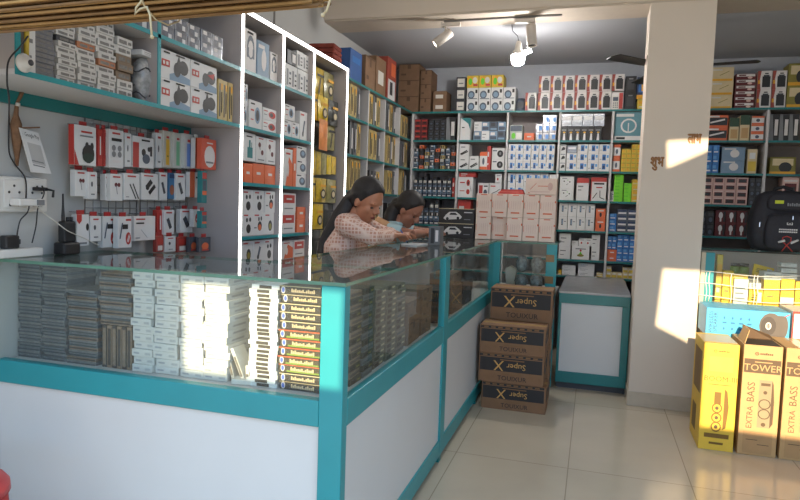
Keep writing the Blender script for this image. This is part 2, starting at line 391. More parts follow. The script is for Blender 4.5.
# ================================================================= PACKED GOODS
MAROON = mat((96, 34, 36), .55); NAVY = mat((36, 52, 88), .5); SKY = mat((96, 170, 200), .5); TEALP = mat((40, 120, 122), .5)
SILVER = mat((176, 178, 184), .22, metal=.6, var=.25, scale=40); SLATE = mat((74, 82, 96), .45); PALE = mat((214, 208, 204), .5)
KRAFT = mat((186, 150, 104), .75, var=.05); AMBER = mat((220, 160, 40), .5); OLIVE = mat((130, 120, 50), .5); PINK = mat((214, 176, 164), .55)
PEACH = mat((232, 208, 192), .55, var=.03); CLEAR_YEL = mat((206, 170, 60), .3, var=.3, scale=25); BEIGE = mat((206, 186, 146), .5)
BLUEG = mat((120, 144, 166), .5); LIME = mat((120, 205, 40), .5)
_PROTO = {}
def paint(b, art, w, h, y, eps=.0007, M=None):
    """print artwork on the face y = const (facing -Y) of a box w wide and h high"""
    P = lambda u, v, k: Vector(((u-.5)*w, y-eps-.00025*k, v*h))
    for k, a in enumerate(art):
        t = a[0]
        if t == 'r': pts = [P(a[1], a[2], k), P(a[3], a[2], k), P(a[3], a[4], k), P(a[1], a[4], k)]; m = a[5]
        elif t == 'o':
            n = 14; pts = [P(a[1]+a[3]*math.cos(2*PI*i/n), a[2]+a[4]*math.sin(2*PI*i/n), k) for i in range(n)]; m = a[5]
        elif t == 'p': pts = [P(u, v, k) for u, v in a[1]]; m = a[2]
        elif t == 'l':
            p, q = P(a[1], a[2], k), P(a[3], a[4], k); d = (q-p).normalized(); n = Vector((-d.z, 0, d.x))*a[5]*min(w, h)/2
            pts = [p-n, q-n, q+n, p+n]; m = a[6]
        elif t == 't':
            o = P(a[2], a[3], k); s = a[6] if len(a) > 6 else 1
            b.text(a[1], o, (s, 0, 0), (0, 0, s), a[4]*h, a[5]); continue
        elif t == 'v':   # text running up the face
            o = P(a[2], a[3], k); b.text(a[1], o, (0, 0, 1), (-1, 0, 0), a[4]*w, a[5]); continue
        nrm = (pts[1]-pts[0]).cross(pts[2]-pts[1])
        if nrm.y > 0: pts = pts[::-1]
        if M: pts = [M @ p for p in pts]
        b.face(pts, m)
def carton_mesh(kind, w, d, h):
    k = (kind, round(w, 3), round(d, 3), round(h, 3))
    if k not in _PROTO:
        base, art, side = KIND[kind]
        b = B(); b.box(-w/2, w/2, 0, d, 0, h, base, min(.0025, h*.08, w*.08)); paint(b, art, w, h, 0)
        if side:
            for sgn in (-1, 1):
                n = len(b.v); c = B(); paint(c, side, d, h, 0)
                R = Matrix.Rotation(sgn*PI/2, 4, 'Z'); T = Matrix.Translation((sgn*w/2, d/2, 0))
                M = T @ R
                for f, mi in zip(c.f, c.m): b.face([M @ Vector(c.v[i]) for i in f], c.mats[mi])
        o = b.build(kind); _PROTO[k] = o.data; bpy.data.objects.remove(o)
    return _PROTO[k]
T = lambda s, u, v, z, m=INK: ('t', s, u, v, z, m)
R_ = lambda a, b, c, d, m: ('r', a, b, c, d, m)
O = lambda u, v, a, b, m: ('o', u, v, a, b, m)
L = lambda a, b, c, d, t, m: ('l', a, b, c, d, t, m)
KIND = {
 'kettle': (WHITE, [O(.38,.42,.3,.34,SLATE), O(.38,.40,.2,.22,BLUEG), R_(.72,.55,.9,.85,INK), R_(.1,.06,.9,.12,SLATE)], None),
 'yellow_toy': (YELLOW, [R_(.08,.1,.5,.9,AMBER), O(.3,.5,.16,.28,GREEN), O(.68,.6,.2,.25,OFFW), R_(.55,.12,.92,.3,RED)], None),
 'white_tag': (DGREY, [R_(.12,.14,.88,.86,OFFW), R_(.25,.4,.75,.5,GREY)], None),
 'speaker_red': (PALE, [('p',[(0,0),(.26,0),(.17,.55),(.26,1),(0,1)],mat((150,66,54),.5)), R_(.34,.12,.9,.7,BLACK), R_(.42,.7,.82,.78,DGREY), R_(.5,.82,.75,.88,INK), R_(.05,.3,.2,.5,AMBER)], None),
 'speaker_calc': (PALE, [R_(.05,.05,.6,.8,OFFW), R_(.1,.5,.55,.72,SLATE)]+[R_(.12+.16*i,.1+.12*j,.22+.16*i,.18+.12*j,GREY) for i in range(3) for j in range(3)]+[R_(.62,.05,.95,.95,RED)], None),
 'dark': (BLACK, [R_(.2,.2,.8,.75,DGREY), R_(.3,.8,.7,.88,GREY)], None),
 'blue_yellow': (NAVY, [R_(0,0,1,.18,AMBER), R_(.15,.3,.8,.8,BLUE), R_(.4,.35,.6,.75,AMBER)], None),
 'yellow_plain': (YELLOW, [R_(.1,.55,.9,.8,AMBER), R_(.15,.2,.7,.3,OFFW)], None),
 'maroon': (MAROON, [R_(.1,.55,.9,.85,RED), O(.5,.3,.25,.18,INK)], None),
 'charcoal': (BLACK, [R_(.15,.6,.85,.85,DGREY), O(.5,.3,.25,.2,SLATE)], None),
 'teal_wave': (WHITE, [('p',[(.05,1),(1,1),(1,.45),(.75,.75)],TEALP), R_(.15,.2,.5,.5,PALE), R_(.15,.55,.4,.6,INK)], None),
 'blueg': (BLUEG, [R_(.1,.1,.9,.45,SLATE), R_(.15,.55,.7,.85,PALE)], None),
 'slate': (SLATE, [R_(.1,.1,.9,.3,BLUEG), R_(.15,.5,.7,.85,DGREY)], None),
 'pens': (WHITE, [L(.1,.2,.8,.5,.12,INK), L(.2,.15,.9,.42,.1,INK), R_(.15,.72,.6,.8,GREY)], None),
 'orange_top': (WHITE, [R_(0,.78,1,1,ORANGE), R_(0,0,1,.18,ORANGE), O(.5,.48,.16,.2,SLATE)], None),
 'red': (RED, [R_(.1,.55,.5,.75,PALE), R_(.1,.2,.4,.28,PALE)], None),
 'red_mouse': (WHITE, [O(.68,.72,.12,.16,RED), O(.68,.28,.12,.13,RED), O(.68,.7,.05,.08,BLACK), R_(.12,.7,.45,.76,RED), R_(.12,.3,.45,.34,RED), L(.8,.6,.9,.3,.02,INK)], None),
 'red_pack': (WHITE, [R_(.1,.3,.45,.85,RED), O(.7,.35,.18,.22,SLATE), R_(.55,.75,.9,.83,INK)], None),
 'cable_coil': (WHITE, [L(.2,.3,.6,.45,.05,INK), L(.6,.45,.85,.6,.05,INK), R_(.1,.75,.5,.83,RED)], None),
 'mouse_black': (WHITE, [O(.66,.48,.24,.32,BLACK), O(.66,.5,.08,.15,GREY), R_(.08,.7,.4,.8,SLATE)], None),
 'small_red_dot': (WHITE, [O(.4,.4,.14,.14,RED), R_(.2,.75,.8,.82,GREY)], None),
 'glassy': (mat((170,176,170),.2,var=.2), [R_(.05,.6,.95,.95,SLATE), O(.3,.3,.16,.2,GREEN), R_(.5,.1,.95,.5,PALE)], None),
 'orange': (ORANGE, [R_(.3,.42,.7,.6,PALE)], None),
 'silverblue': (SILVER, [R_(.45,.2,.92,.7,BLUE), R_(.1,.75,.9,.85,WHITE)], None),
 'charger_blue': (WHITE, [R_(.32,.22,.66,.86,BLUE), R_(.4,.3,.58,.65,NAVY), R_(.72,.5,.92,.8,LBLUE), R_(.08,.3,.25,.36,GREY)], None),
 'car_art': (WHITE, [('p',[(.2,.3),(.8,.4),(.85,.6),(.6,.75),(.35,.62)],BLACK), R_(.1,.85,.9,.92,SLATE)], None),
 'silver_bag': (SILVER, [R_(.1,.5,.9,.8,WHITE), R_(.2,.15,.7,.3,GREY)], None),
 'dark_light': (BLACK, [('p',[(.3,0),(.7,0),(.62,.5),(.4,.5)],WHITE), R_(.1,.7,.8,.8,GREY), O(.5,.58,.2,.06,AMBER)], None),
 'symbols': (WHITE, [O(.3,.6,.05,.06,INK), O(.7,.55,.05,.06,INK), L(.45,.3,.6,.4,.04,INK), R_(.15,.8,.5,.86,GREY), O(.55,.7,.03,.04,GREEN)], None),
 'white_redcap': (WHITE, [R_(0,.78,1,1,RED), R_(.12,.6,.55,.66,GREY), R_(.12,.45,.4,.49,GREY)], None),
 'white_cable': (WHITE, [R_(0,.82,1,1,RED), R_(.2,.7,.85,.77,INK), R_(.35,.55,.75,.6,RED), L(.15,.1,.42,.35,.05,INK), L(.6,.45,.62,.15,.05,INK), L(.62,.15,.9,.08,.05,INK), R_(0,0,.06,.82,RED)], None),
 'phone': (WHITE, [R_(.3,.35,.5,.82,BLACK), R_(.34,.4,.48,.78,BLUEG), R_(.6,.6,.85,.66,GREY), R_(.2,.1,.8,.16,PALE)], None),
 'orange_small': (ORANGE, [O(.5,.45,.12,.2,BLACK), R_(.2,.75,.8,.85,PALE)], None),
 'white_plain': (WHITE, [R_(.12,.6,.6,.68,GREY), R_(.12,.3,.45,.36,GREY)], None),
 'white_green': (WHITE, [('p',[(.35,.25),(.65,.25),(.5,.6)],GREEN), O(.5,.3,.2,.1,OLIVE), R_(.2,.75,.8,.82,GREY), O(.5,.66,.06,.08,RED)], None),
 'ring_light': (mat((96,140,150),.45), [O(.52,.52,.3,.26,PALE), O(.52,.52,.24,.2,mat((96,140,150),.45)), R_(.49,.3,.53,.62,PALE), R_(.04,.84,.7,.94,PALE), R_(0,0,1,.16,PALE), R_(.08,.04,.4,.12,BLACK)], None),
 'yellow_lamp': (YELLOW, [O(.4,.5,.24,.26,AMBER), R_(.1,.8,.9,.9,OLIVE)], None),
 'green_flat': (LIME, [R_(.1,.3,.6,.7,GREEN)], None),
 'blue_small': (BLUE, [R_(.1,.5,.6,.85,LBLUE), R_(.15,.2,.8,.35,PALE)], None),
 'dark_small': (SLATE, [R_(.1,.2,.9,.5,PALE), R_(.1,.6,.9,.85,NAVY)], None),
 'yellow_white': (BEIGE, [R_(.1,.1,.9,.5,YELLOW), R_(.2,.6,.8,.85,WHITE)], None),
 'cream': (BEIGE, [R_(.05,0,.95,.16,AMBER), L(.4,.4,.8,.7,.04,OLIVE), R_(.1,.75,.5,.85,OFFW)], None),
 'maroon_stripe': (MAROON, [R_(.05,.5,.95,.9,PALE), R_(.15,.58,.5,.8,MAROON), O(.7,.3,.12,.2,PINK)], None),
 'brown_yellow': (OLIVE, [R_(.1,.5,.9,.9,BEIGE), O(.6,.4,.25,.3,BLACK), R_(0,0,1,.15,AMBER)], None),
 'rifle': (ORANGE, [R_(.03,.2,.97,.8,BLACK), L(.2,.4,.85,.65,.12,PALE), R_(.1,.82,.6,.95,PALE)], None),
 'green_cream': (BEIGE, [R_(0,.62,1,1,mat((44,70,48),.5)), R_(.15,.1,.85,.5,KRAFT)], None),
 'shade_pink': (PINK, [R_(.14,.2,.86,.78,MAROON), R_(.22,.28,.78,.66,BLACK), R_(.1,.84,.9,.9,PALE)], None),
 'bulb': (MAROON, [O(.5,.6,.2,.26,WHITE), R_(.42,.12,.58,.36,PALE), R_(.75,.1,.95,.9,BLACK)], None),
 'grey_box': (BLUEG, [O(.55,.5,.2,.3,PALE), R_(.1,.8,.6,.9,PALE)], None),
 'scooter_art': (WHITE, [('p',[(.3,0),(1,0),(1,.22),(.55,.34),(.3,.2)],BLUEG), O(.55,.42,.12,.26,BLACK), O(.76,.55,.17,.26,BLACK), ('p',[(.5,.5),(.6,.95),(.66,.7),(.9,.6),(.75,.3)],BLACK), R_(.04,.42,.3,.66,RED), R_(.1,.88,.3,.94,INK), R_(.5,.9,.8,.95,INK), R_(.08,.48,.14,.6,PALE), R_(.18,.48,.25,.6,PALE)], None),
 'scooter_red': (WHITE, [('p',[(.3,0),(1,0),(1,.22),(.55,.34),(.3,.2)],BLUEG), O(.55,.42,.12,.26,BLACK), O(.76,.55,.17,.26,BLACK), ('p',[(.62,.62),(.9,.75),(.85,.5)],RED), R_(.04,.42,.3,.66,RED), R_(.1,.88,.3,.94,INK), R_(.08,.48,.14,.6,PALE), R_(.18,.48,.25,.6,PALE)], None),
 'silverpack': (SILVER, [R_(.1,.05,.9,.95,mat((110,112,120),.2,var=.4,scale=30)), R_(.55,.15,.8,.5,WHITE), R_(.15,.6,.5,.9,PALE)], None),
 'headphone': (PALE, [O(.5,.6,.32,.28,SLATE), O(.5,.56,.22,.2,PALE), R_(.18,.35,.34,.58,SLATE), R_(.66,.35,.82,.58,SLATE), R_(.2,.9,.7,.95,INK)], None),
 'mouse': (WHITE, [O(.62,.5,.22,.3,BLUEG), O(.62,.5,.13,.2,BLACK), R_(.08,.62,.34,.68,RED), R_(.08,.3,.3,.34,RED), R_(.08,.85,.4,.9,INK)], None),
 'mouse_red': (WHITE, [O(.66,.5,.26,.3,RED), O(.62,.5,.12,.18,BLACK), R_(.06,.7,.34,.78,RED), R_(.06,.4,.3,.46,GREY)], None),
 'mouse_grey': (WHITE, [O(.6,.45,.3,.3,SLATE), O(.6,.5,.16,.16,BLUEG), R_(.06,.82,.5,.9,INK)], None),
 'bottle_art': (WHITE, [R_(.3,.12,.75,.5,TEALP), R_(.42,.5,.56,.75,TEALP), R_(.62,.5,.68,.68,TEALP), R_(.2,.85,.7,.9,INK)], None),
 'earbud_red': (WHITE, [O(.35,.68,.13,.1,MAROON), O(.62,.4,.13,.1,MAROON), L(.35,.66,.4,.5,.05,INK), R_(.25,.9,.7,.94,RED), R_(.2,.1,.8,.14,GREY)], None),
 'orange_word': (ORANGE, [R_(.3,.45,.66,.58,PALE)], None),
 'orange_art': (WHITE, [('p',[(.2,0),(1,0),(1,.6),(.55,.8)],ORANGE), O(.45,.45,.12,.2,PALE), R_(.2,.85,.7,.9,RED)], None),
 'buds_black': (WHITE, [O(.55,.3,.2,.2,BLACK), O(.4,.68,.09,.1,BLACK), O(.68,.7,.09,.1,BLACK), R_(.12,.86,.5,.92,RED)], None),
 'buds_orange': (WHITE, [O(.6,.4,.2,.22,BLACK), O(.6,.34,.15,.14,ORANGE), O(.5,.72,.07,.1,BLACK), O(.72,.74,.07,.1,BLACK), R_(.08,.86,.5,.92,RED), R_(.06,.3,.3,.36,GREY)], None),
 'buds_yellow': (WHITE, [O(.6,.4,.2,.25,BLACK), O(.6,.36,.14,.15,OLIVE), R_(.1,.86,.5,.92,RED)], None),
 'red_square': (WHITE, [R_(.08,.5,.9,.9,RED), R_(.3,.66,.7,.74,PALE), R_(.15,.2,.8,.26,GREY)], None),
 'stick': (WHITE, [L(.4,.2,.62,.7,.18,SLATE), O(.42,.24,.1,.1,BLACK), R_(.1,.86,.55,.92,RED)], None),
 'white_grid': (WHITE, [R_(.12,.15,.42,.8,GREY), R_(.55,.2,.85,.28,INK), R_(.55,.4,.85,.46,INK), R_(.55,.6,.85,.7,SLATE)], None),
 'black_white': (BLACK, [('p',[(0,0),(.5,0),(.3,1),(0,1)],GREY), R_(.55,.2,.9,.8,PALE)], None),
 'brown': (BROWN, [R_(0,.95,1,1,BROWND), R_(.42,.7,.58,.95,BROWND), R_(.1,.3,.35,.42,BROWND)], None),
 'brown_label': (BROWN, [R_(.2,.3,.75,.65,OFFW)], None),
 'blue_box': (mat((56, 90, 146), .5), [R_(.15,.6,.85,.8,BLUE)], [R_(.1,.1,.9,.4,NAVY)]),
 'red_white': (mat((150, 66, 52), .5), [R_(.1,.05,.9,.5,WHITE), R_(.3,.15,.6,.45,BLACK), R_(.4,.6,.9,.9,ORANGE)], None),
 'yellow_case': (mat((184, 160, 104), .5), [R_(.2,.1,.45,.9,BLACK), R_(.6,.2,.8,.7,INK), R_(.55,.75,.9,.9,AMBER)], None),
 'grey_case': (mat((96,96,98),.5), [R_(.2,.1,.5,.9,BLACK), R_(.6,.2,.85,.8,PALE)], None),
}
ORD = ['first', 'second', 'third', 'fourth', 'fifth', 'sixth', 'seventh', 'eighth', 'ninth', 'tenth', 'eleventh', 'twelfth', 'thirteenth', 'fourteenth', 'fifteenth',
       'sixteenth', 'seventeenth', 'eighteenth', 'nineteenth', 'twentieth', 'twenty-first', 'twenty-second', 'twenty-third', 'twenty-fourth', 'twenty-fifth', 'twenty-sixth', 'twenty-seventh', 'twenty-eighth', 'twenty-ninth', 'thirtieth']
def colname(i, n):
    if n == 1: return ''
    if i == 0: return 'leftmost'
    if i == n-1: return 'rightmost'
    if n == 3: return 'centre'
    return ORD[i]+' from left'
def rowname(j, n):
    if n == 1: return ''
    if n == 2: return ('lower', 'upper')[j]
    if n == 3: return ('bottom', 'middle', 'top')[j]
    if j == 0: return 'bottom'
    if j == n-1: return 'topmost'
    return ORD[j]+' up'
def lab(desc, c, r, place): return ', '.join(x for x in (desc, c, r) if x)+' '+place
def item(kind, name, w, d, h, p, rz, label, cat, group=None):
    o = bpy.data.objects.new(name, carton_mesh(kind, w, d, h)); COL.objects.link(o); o.location = p; o.rotation_euler = (0, 0, rz)
    return tag(o, label, cat, group)
def G(side, kind, x0, x1, nc, nr, z, yt, d, desc, place, name='product_box', cat='box', heights=None, inset=.03, jit=.004, wf=.97):
    """nc x nr boxes standing on a shelf at height z; x0,x1,yt are read off the photograph on the plane of the shelf front"""
    xm = (x0+x1)/2
    if side == 'L': pl = XR-inset; a, c, t = atX(x0, yt, pl).y, atX(x1, yt, pl).y, atX(xm, yt, pl).z
    else: pl = YR+inset; a, c, t = atY(x0, yt, pl).x, atY(x1, yt, pl).x, atY(xm, yt, pl).z
    if side == 'L': d = min(d, XR-inset-XW-.02)
    z += .0008
    # keep inside the bay and under the next shelf
    mid = (a+c)/2
    if side == 'L': walls = [YW0+.02, 2.315, 2.335, UP[0]-.009] if mid < UP[0] else UP+DY[1:]
    else: walls = BX if mid < .42 else RX
    levels = ([1.752, 2.046, 2.335] if mid < UP[0] else [.6, .875]+SL+[2.335] if mid < UP[3] else SB) if side == 'L' else [.75]+SB
    if z < 2.28:
        for x in walls:
            if x < mid: a = max(a, x+.0115)
            else: c = min(c, x-.0115)
        ups = [q for q in levels if q > z+.03]
        if ups: t = min(t, ups[0]-.0185-.003)
    w = (c-a)/nc; h = (t-z)/nr; n = nc*nr
    grp = None if n == 1 else '%s, %s' % (desc+('s' if not desc.endswith('s') else ''), place)
    out = []
    for i in range(nc):
        for j in range(heights[i] if heights else nr):
            u = a+(i+.5)*w+random.uniform(-1, 1)*jit*.3; jy = random.uniform(0, jit)
            k = kind if isinstance(kind, str) else kind[(i*7+j*3) % len(kind)]
            p = (pl-jy, u, z+j*h) if side == 'L' else (u, pl+jy, z+j*h)
            out.append(item(k, name, w*wf, d, h*.998, p, PI/2 if side == 'L' else 0, lab(desc, colname(i, nc), rowname(j, heights[i] if heights else nr), place), cat, grp))
    return out
# ---------------- on top of the back rack, left of the pillar
Z6 = 2.30
G('B', 'brown', 399, 420, 1, 3, Z6, 64, .24, 'plain brown carton', 'in tallest corner stack atop the back rack', 'carton', 'box')
G('B', 'brown', 421, 432, 1, 3, Z6, 70, .24, 'narrow brown carton', 'beside the tallest corner stack atop the back rack', 'carton', 'box')
G('B', 'brown_label', 433, 447, 1, 2, Z6, 91, .22, 'small brown carton with pale label', 'right of the corner cartons', 'carton', 'box')
G('B', 'white_tag', 456.5, 466, 1, 3, Z6, 77, .2, 'grey box with white end label', 'stacked left of the yellow boxes', 'product_box')
G('B', 'kettle', 467, 516, 4, 2, Z6, 87.5, .2, 'white kettle carton', 'row atop the back rack', 'kettle_box')
hk = (atY(490, 87.5, YR+.03).z-Z6)/2
G('B', 'yellow_toy', 467, 504, 3, 1, Z6+2*hk, 75, .18, 'yellow toy box', 'on top of the white kettle cartons', 'toy_box')
b = B(); b.lathe([(.0, 0), (.045, 0), (.048, .02), (.046, .10), (.036, .125), (0, .128)], SLATE, seg=16)
b.box(-.03, .03, -.049, -.044, .03, .09, DGREY)
tag(b.build('speaker', loc=(atY(521, 104, YR+.09).x, YR+.09, Z6)), 'small slate grey rounded speaker right of white kettle cartons', 'speaker')
G('B', 'speaker_red', 525.5, 537, 1, 1, Z6, 92.5, .18, 'lone red and white speaker box', 'beside the grey rounded speaker', 'speaker_box')
G('B', 'speaker_red', 538, 612, 6, 1, Z6, 92, .18, 'red-edged speaker box', 'lower row atop the back rack', 'speaker_box')
G('B', 'speaker_calc', 612, 624, 1, 1, Z6, 92, .18, 'white speaker box with keypad picture', 'lower row atop the back rack', 'speaker_box')
hs = atY(575, 92, YR+.03).z-Z6
G('B', 'speaker_red', 539, 625, 7, 1, Z6+hs+.001, 75, .18, 'red-edged speaker box', 'upper row atop the back rack', 'speaker_box')
G('B', 'dark', 626, 637, 1, 2, Z6, 76, .18, 'black speaker box', 'right of red-edged boxes by pillar', 'speaker_box')
G('B', 'yellow_plain', 637.5, 649, 1, 1, Z6, 99, .18, 'yellow box', 'lowest beside the pillar atop the back rack')
hy = atY(643, 99, YR+.03).z-Z6
G('B', 'blue_yellow', 637.5, 649, 1, 1, Z6+hy+.001, 77, .18, 'blue and yellow box', 'resting on the yellow box by the pillar')
# ---------------- bay one (dark, next to the corner)
G('B', 'maroon', 413, 428, 2, 4, SB[4], 119, .15, 'maroon box', 'on top shelf by the corner')
G('B', 'charcoal', 428.5, 446, 3, 4, SB[4], 120, .15, 'charcoal box', 'on top shelf by the corner')
G('B', 'black_white', 446.5, 456, 1, 1, SB[4], 117, .15, 'black glossy pack with white streak', 'right end of corner top shelf')
mixk = ['dark_small', 'charcoal', 'slate', 'blueg', 'dark', 'white_tag', 'grey_case']
G('B', mixk+['orange_small', 'yellow_case'], 413.5, 456, 8, 7, SB[3], 145, .12, 'small dark box', 'on second corner shelf', heights=[6, 7, 6, 7, 6, 7, 6, 7], jit=.01, wf=.8)
G('B', mixk, 413.5, 452, 8, 7, SB[2], 173.5, .12, 'small grey box', 'on third corner shelf', heights=[5, 6, 7, 5, 6, 5, 5, 6], jit=.01, wf=.8)
G('B', 'red', 452.5, 457, 1, 1, SB[2], 178, .15, 'thin upright red box', 'right end of third corner shelf')
G('B', mixk, 414, 456, 8, 6, SB[1], 200, .12, 'small grey box', 'on lowest corner shelf', heights=[5, 6, 4, 5, 6, 3, 4, 2], jit=.01, wf=.8)
# ---------------- bay two
G('B', 'teal_wave', 460, 471, 1, 1, SB[4], 118, .15, 'white box with teal wave', 'left end of second bay top shelf')
G('B', ['blueg', 'slate', 'blueg', 'white_plain'], 474, 506, 4, 2, SB[4], 121.5, .15, 'grey-blue box', 'on second bay top shelf')
G('B', 'pens', 459, 469.5, 1, 2, SB[3], 144, .16, 'white box with black pens picture', 'tall pair on second bay shelf')
G('B', 'pens', 469.5, 479, 1, 1, SB[3], 156, .16, 'white pen box', 'standing right of the tall pen pair')
G('B', 'orange_top', 480, 487.5, 1, 1, SB[3], 152, .14, 'orange-topped white box', 'between pen box and red box')
G('B', 'red', 487.5, 491, 1, 1, SB[3], 146, .14, 'tall thin red box', 'behind orange-topped box in second bay')
G('B', 'mouse_black', 492, 505, 1, 2, SB[3], 148, .16, 'white box with black mouse picture', 'right end of second bay')
G('B', 'red_mouse', 457.5, 473.5, 1, 1, SB[2], 177, .16, 'white box with two red mouse pictures', 'in the second back bay')
hz = atY(465, 177, YR+.03).z-SB[2]
G('B', 'red', 459, 476, 1, 1, SB[2]+hz+.001, 172.3, .14, 'flat red box', 'lying on the two red mouse pictures box')
G('B', 'red_pack', 478, 489, 1, 1, SB[2], 183, .15, 'white box with red rectangle picture', 'in the second back bay')
G('B', 'cable_coil', 489.5, 502, 1, 1, SB[2], 183, .15, 'white box with black cable picture', 'in the second back bay')
hz = atY(496, 183, YR+.03).z-SB[2]
G('B', 'small_red_dot', 495.5, 502, 1, 1, SB[2]+hz+.001, 173.5, .1, 'tiny white box with red dot', 'on top of black cable picture box')
G('B', 'red', 458, 471, 1, 1, SB[1], 199, .15, 'broad red box', 'lowest shelf behind the toy car cartons')
# ---------------- bay three
G('B', 'glassy', 510, 523, 1, 1, SB[4], 125, .15, 'glossy grey-green box', 'left end of third bay top shelf')
G('B', 'orange', 524, 534.5, 1, 1, SB[4], 133, .14, 'low orange box', 'on third bay top shelf')
G('B', 'silverblue', 536.5, 557, 3, 3, SB[4], 115, .15, 'silver and blue box', 'stacked on third bay top shelf', heights=[2, 3, 3])
G('B', 'charger_blue', 508.5, 555, 6, 3, SB[3], 144, .15, 'white and blue charger box', 'in third bay second shelf', name='charger_box')
G('B', 'charger_blue', 508, 549, 5, 2, SB[2], 173, .15, 'white and blue charger box', 'in third bay above the pink cartons', name='charger_box')
G('B', 'white_plain', 549.5, 557, 1, 1, SB[2], 174, .15, 'plain white box', 'at right end behind pink carton')
G('B', 'white_plain', 509, 556, 5, 2, SB[1], 206, .15, 'white box', 'hidden row behind the pink cartons')
# ---------------- bay four
G('B', 'dark_light', 561, 602, 6, 1, SB[4], 126.5, .14, 'black box with white lamp picture', 'on fourth bay top shelf')
hz = atY(580, 126.5, YR+.03).z-SB[4]
G('B', 'silver_bag', 561, 605, 4, 1, SB[4]+hz+.001, 113.5, .12, 'silver bubble-wrapped pack', 'on the black lamp boxes', name='wrapped_pack', cat='pack')
G('B', 'car_art', 559.7, 566.5, 1, 3, SB[3], 144.5, .15, 'white box with black car picture', 'left end of fourth bay')
G('B', 'charger_blue', 567, 611, 4, 3, SB[3], 144, .15, 'white and blue charger box', 'in fourth bay second shelf', heights=[2, 3, 3, 3], name='charger_box')
hz = (atY(589, 144, YR+.03).z-SB[3])/3
G('B', 'silver_bag', 567.5, 577, 1, 1, SB[3]+2*hz+.001, 145.5, .12, 'shiny silver pack', 'on leftmost blue charger column of fourth bay', name='wrapped_pack', cat='pack')
G('B', 'symbols', 560, 574.5, 1, 2, SB[2], 176.5, .16, 'white box with small symbols', 'in fourth bay third shelf')
G('B', 'white_redcap', 577, 589.5, 1, 1, SB[2], 178, .16, 'white box with red upper band', 'in fourth bay')
G('B', 'white_cable', 591, 607, 1, 1, SB[2], 177.5, .16, 'white box with red band and black cable', 'in fourth bay')
G('B', 'phone', 559.5, 595.5, 4, 2, SB[1], 203.5, .15, 'white box with dark phone picture', 'in fourth bay', name='phone_box')
G('B', 'orange_small', 596, 606, 1, 2, SB[1], 208.5, .15, 'orange box', 'right of the white phone boxes')
G('B', 'white_plain', 559.5, 571.5, 1, 2, SB[0], 233.5, .15, 'white box', 'left end of fourth bay lower shelf')
G('B', 'white_green', 572, 590, 1, 1, SB[0], 246, .16, 'wide white box with green triangle picture', 'in fourth bay')
hz = atY(580, 246, YR+.03).z-SB[0]
G('B', 'white_plain', 571.5, 578.5, 1, 1, SB[0]+hz+.001, 241, .12, 'low white box', 'on left of the green triangle box')
G('B', 'small_red_dot', 579, 592, 2, 1, SB[0]+hz+.001, 238.5, .12, 'small white box with red dot', 'on the green triangle box')
G('B', 'white_plain', 592, 600.5, 1, 2, SB[0], 235, .14, 'narrow white box', 'right end of fourth bay lower shelf')
G('B', 'white_plain', 562, 576, 1, 3, .75, 265, .14, 'low white carton', 'left of bottom fourth bay')
G('B', 'yellow_plain', 558.5, 561.5, 1, 1, .75, 270, .14, 'thin yellow box', 'left of the low white cartons')
G('B', 'white_plain', 578, 595, 1, 3, .75, 263.5, .14, 'flat white carton', 'right of bottom fourth bay')
G('B', 'yellow_white', 596.5, 603, 1, 2, .75, 273, .12, 'small cream and yellow box', 'by the bay divider above low cabinet')
# ---------------- bay five, next to the pillar
G('B', 'ring_light', 615, 643, 1, 1, SB[4], 112, .12, 'large grey-teal ring light box', 'top shelf beside the pillar', 'ring_light_box')
G('B', 'orange_top', 613.5, 621, 1, 2, SB[3], 144.5, .14, 'orange and white upright box', 'left of yellow lamp boxes')
G('B', 'yellow_lamp', 622, 644, 4, 6, SB[3], 144, .12, 'yellow lamp box', 'by the pillar', heights=[5, 5, 6, 6], name='lamp_box')
G('B', 'white_grid', 609.5, 614, 1, 1, SB[2], 191, .1, 'tiny white box', 'left of the lime green flat boxes')
G('B', 'green_flat', 614.5, 624, 1, 8, SB[2], 174.5, .14, 'lime green flat box', 'in tallest green stack')
G('B', 'green_flat', 624.3, 632, 1, 5, SB[2], 183, .14, 'lime green flat box', 'in the shorter green stack')
G('B', 'yellow_plain', 632.5, 642, 1, 4, SB[2], 179.5, .14, 'yellow flat box', 'stacked right of the lime green boxes')
G('B', 'blue_small', 607, 617, 1, 3, SB[1], 213.5, .12, 'blue small box', 'left stack on shelf under green boxes')
G('B', ['dark_small', 'dark_small', 'white_grid'], 617.5, 638, 2, 4, SB[1], 209.5, .12, 'dark and white small box', 'on shelf under green boxes')
G('B', 'orange', 605, 617, 1, 2, SB[0], 249.5, .14, 'orange low box', 'on lower shelf by the pillar')
hz = atY(611, 249.5, YR+.03).z-SB[0]
G('B', 'blue_small', 606, 617, 2, 2, SB[0]+hz+.001, 236, .12, 'blue small box', 'on top of the orange low boxes')
G('B', 'blue_small', 617.5, 636, 3, 4, SB[0], 235, .12, 'blue small box', 'right of the orange low boxes')
G('B', 'yellow_white', 605, 634, 5, 2, .75, 267, .12, 'cream and yellow box', 'above low cabinet near pillar', heights=[2, 1, 1, 2, 2])
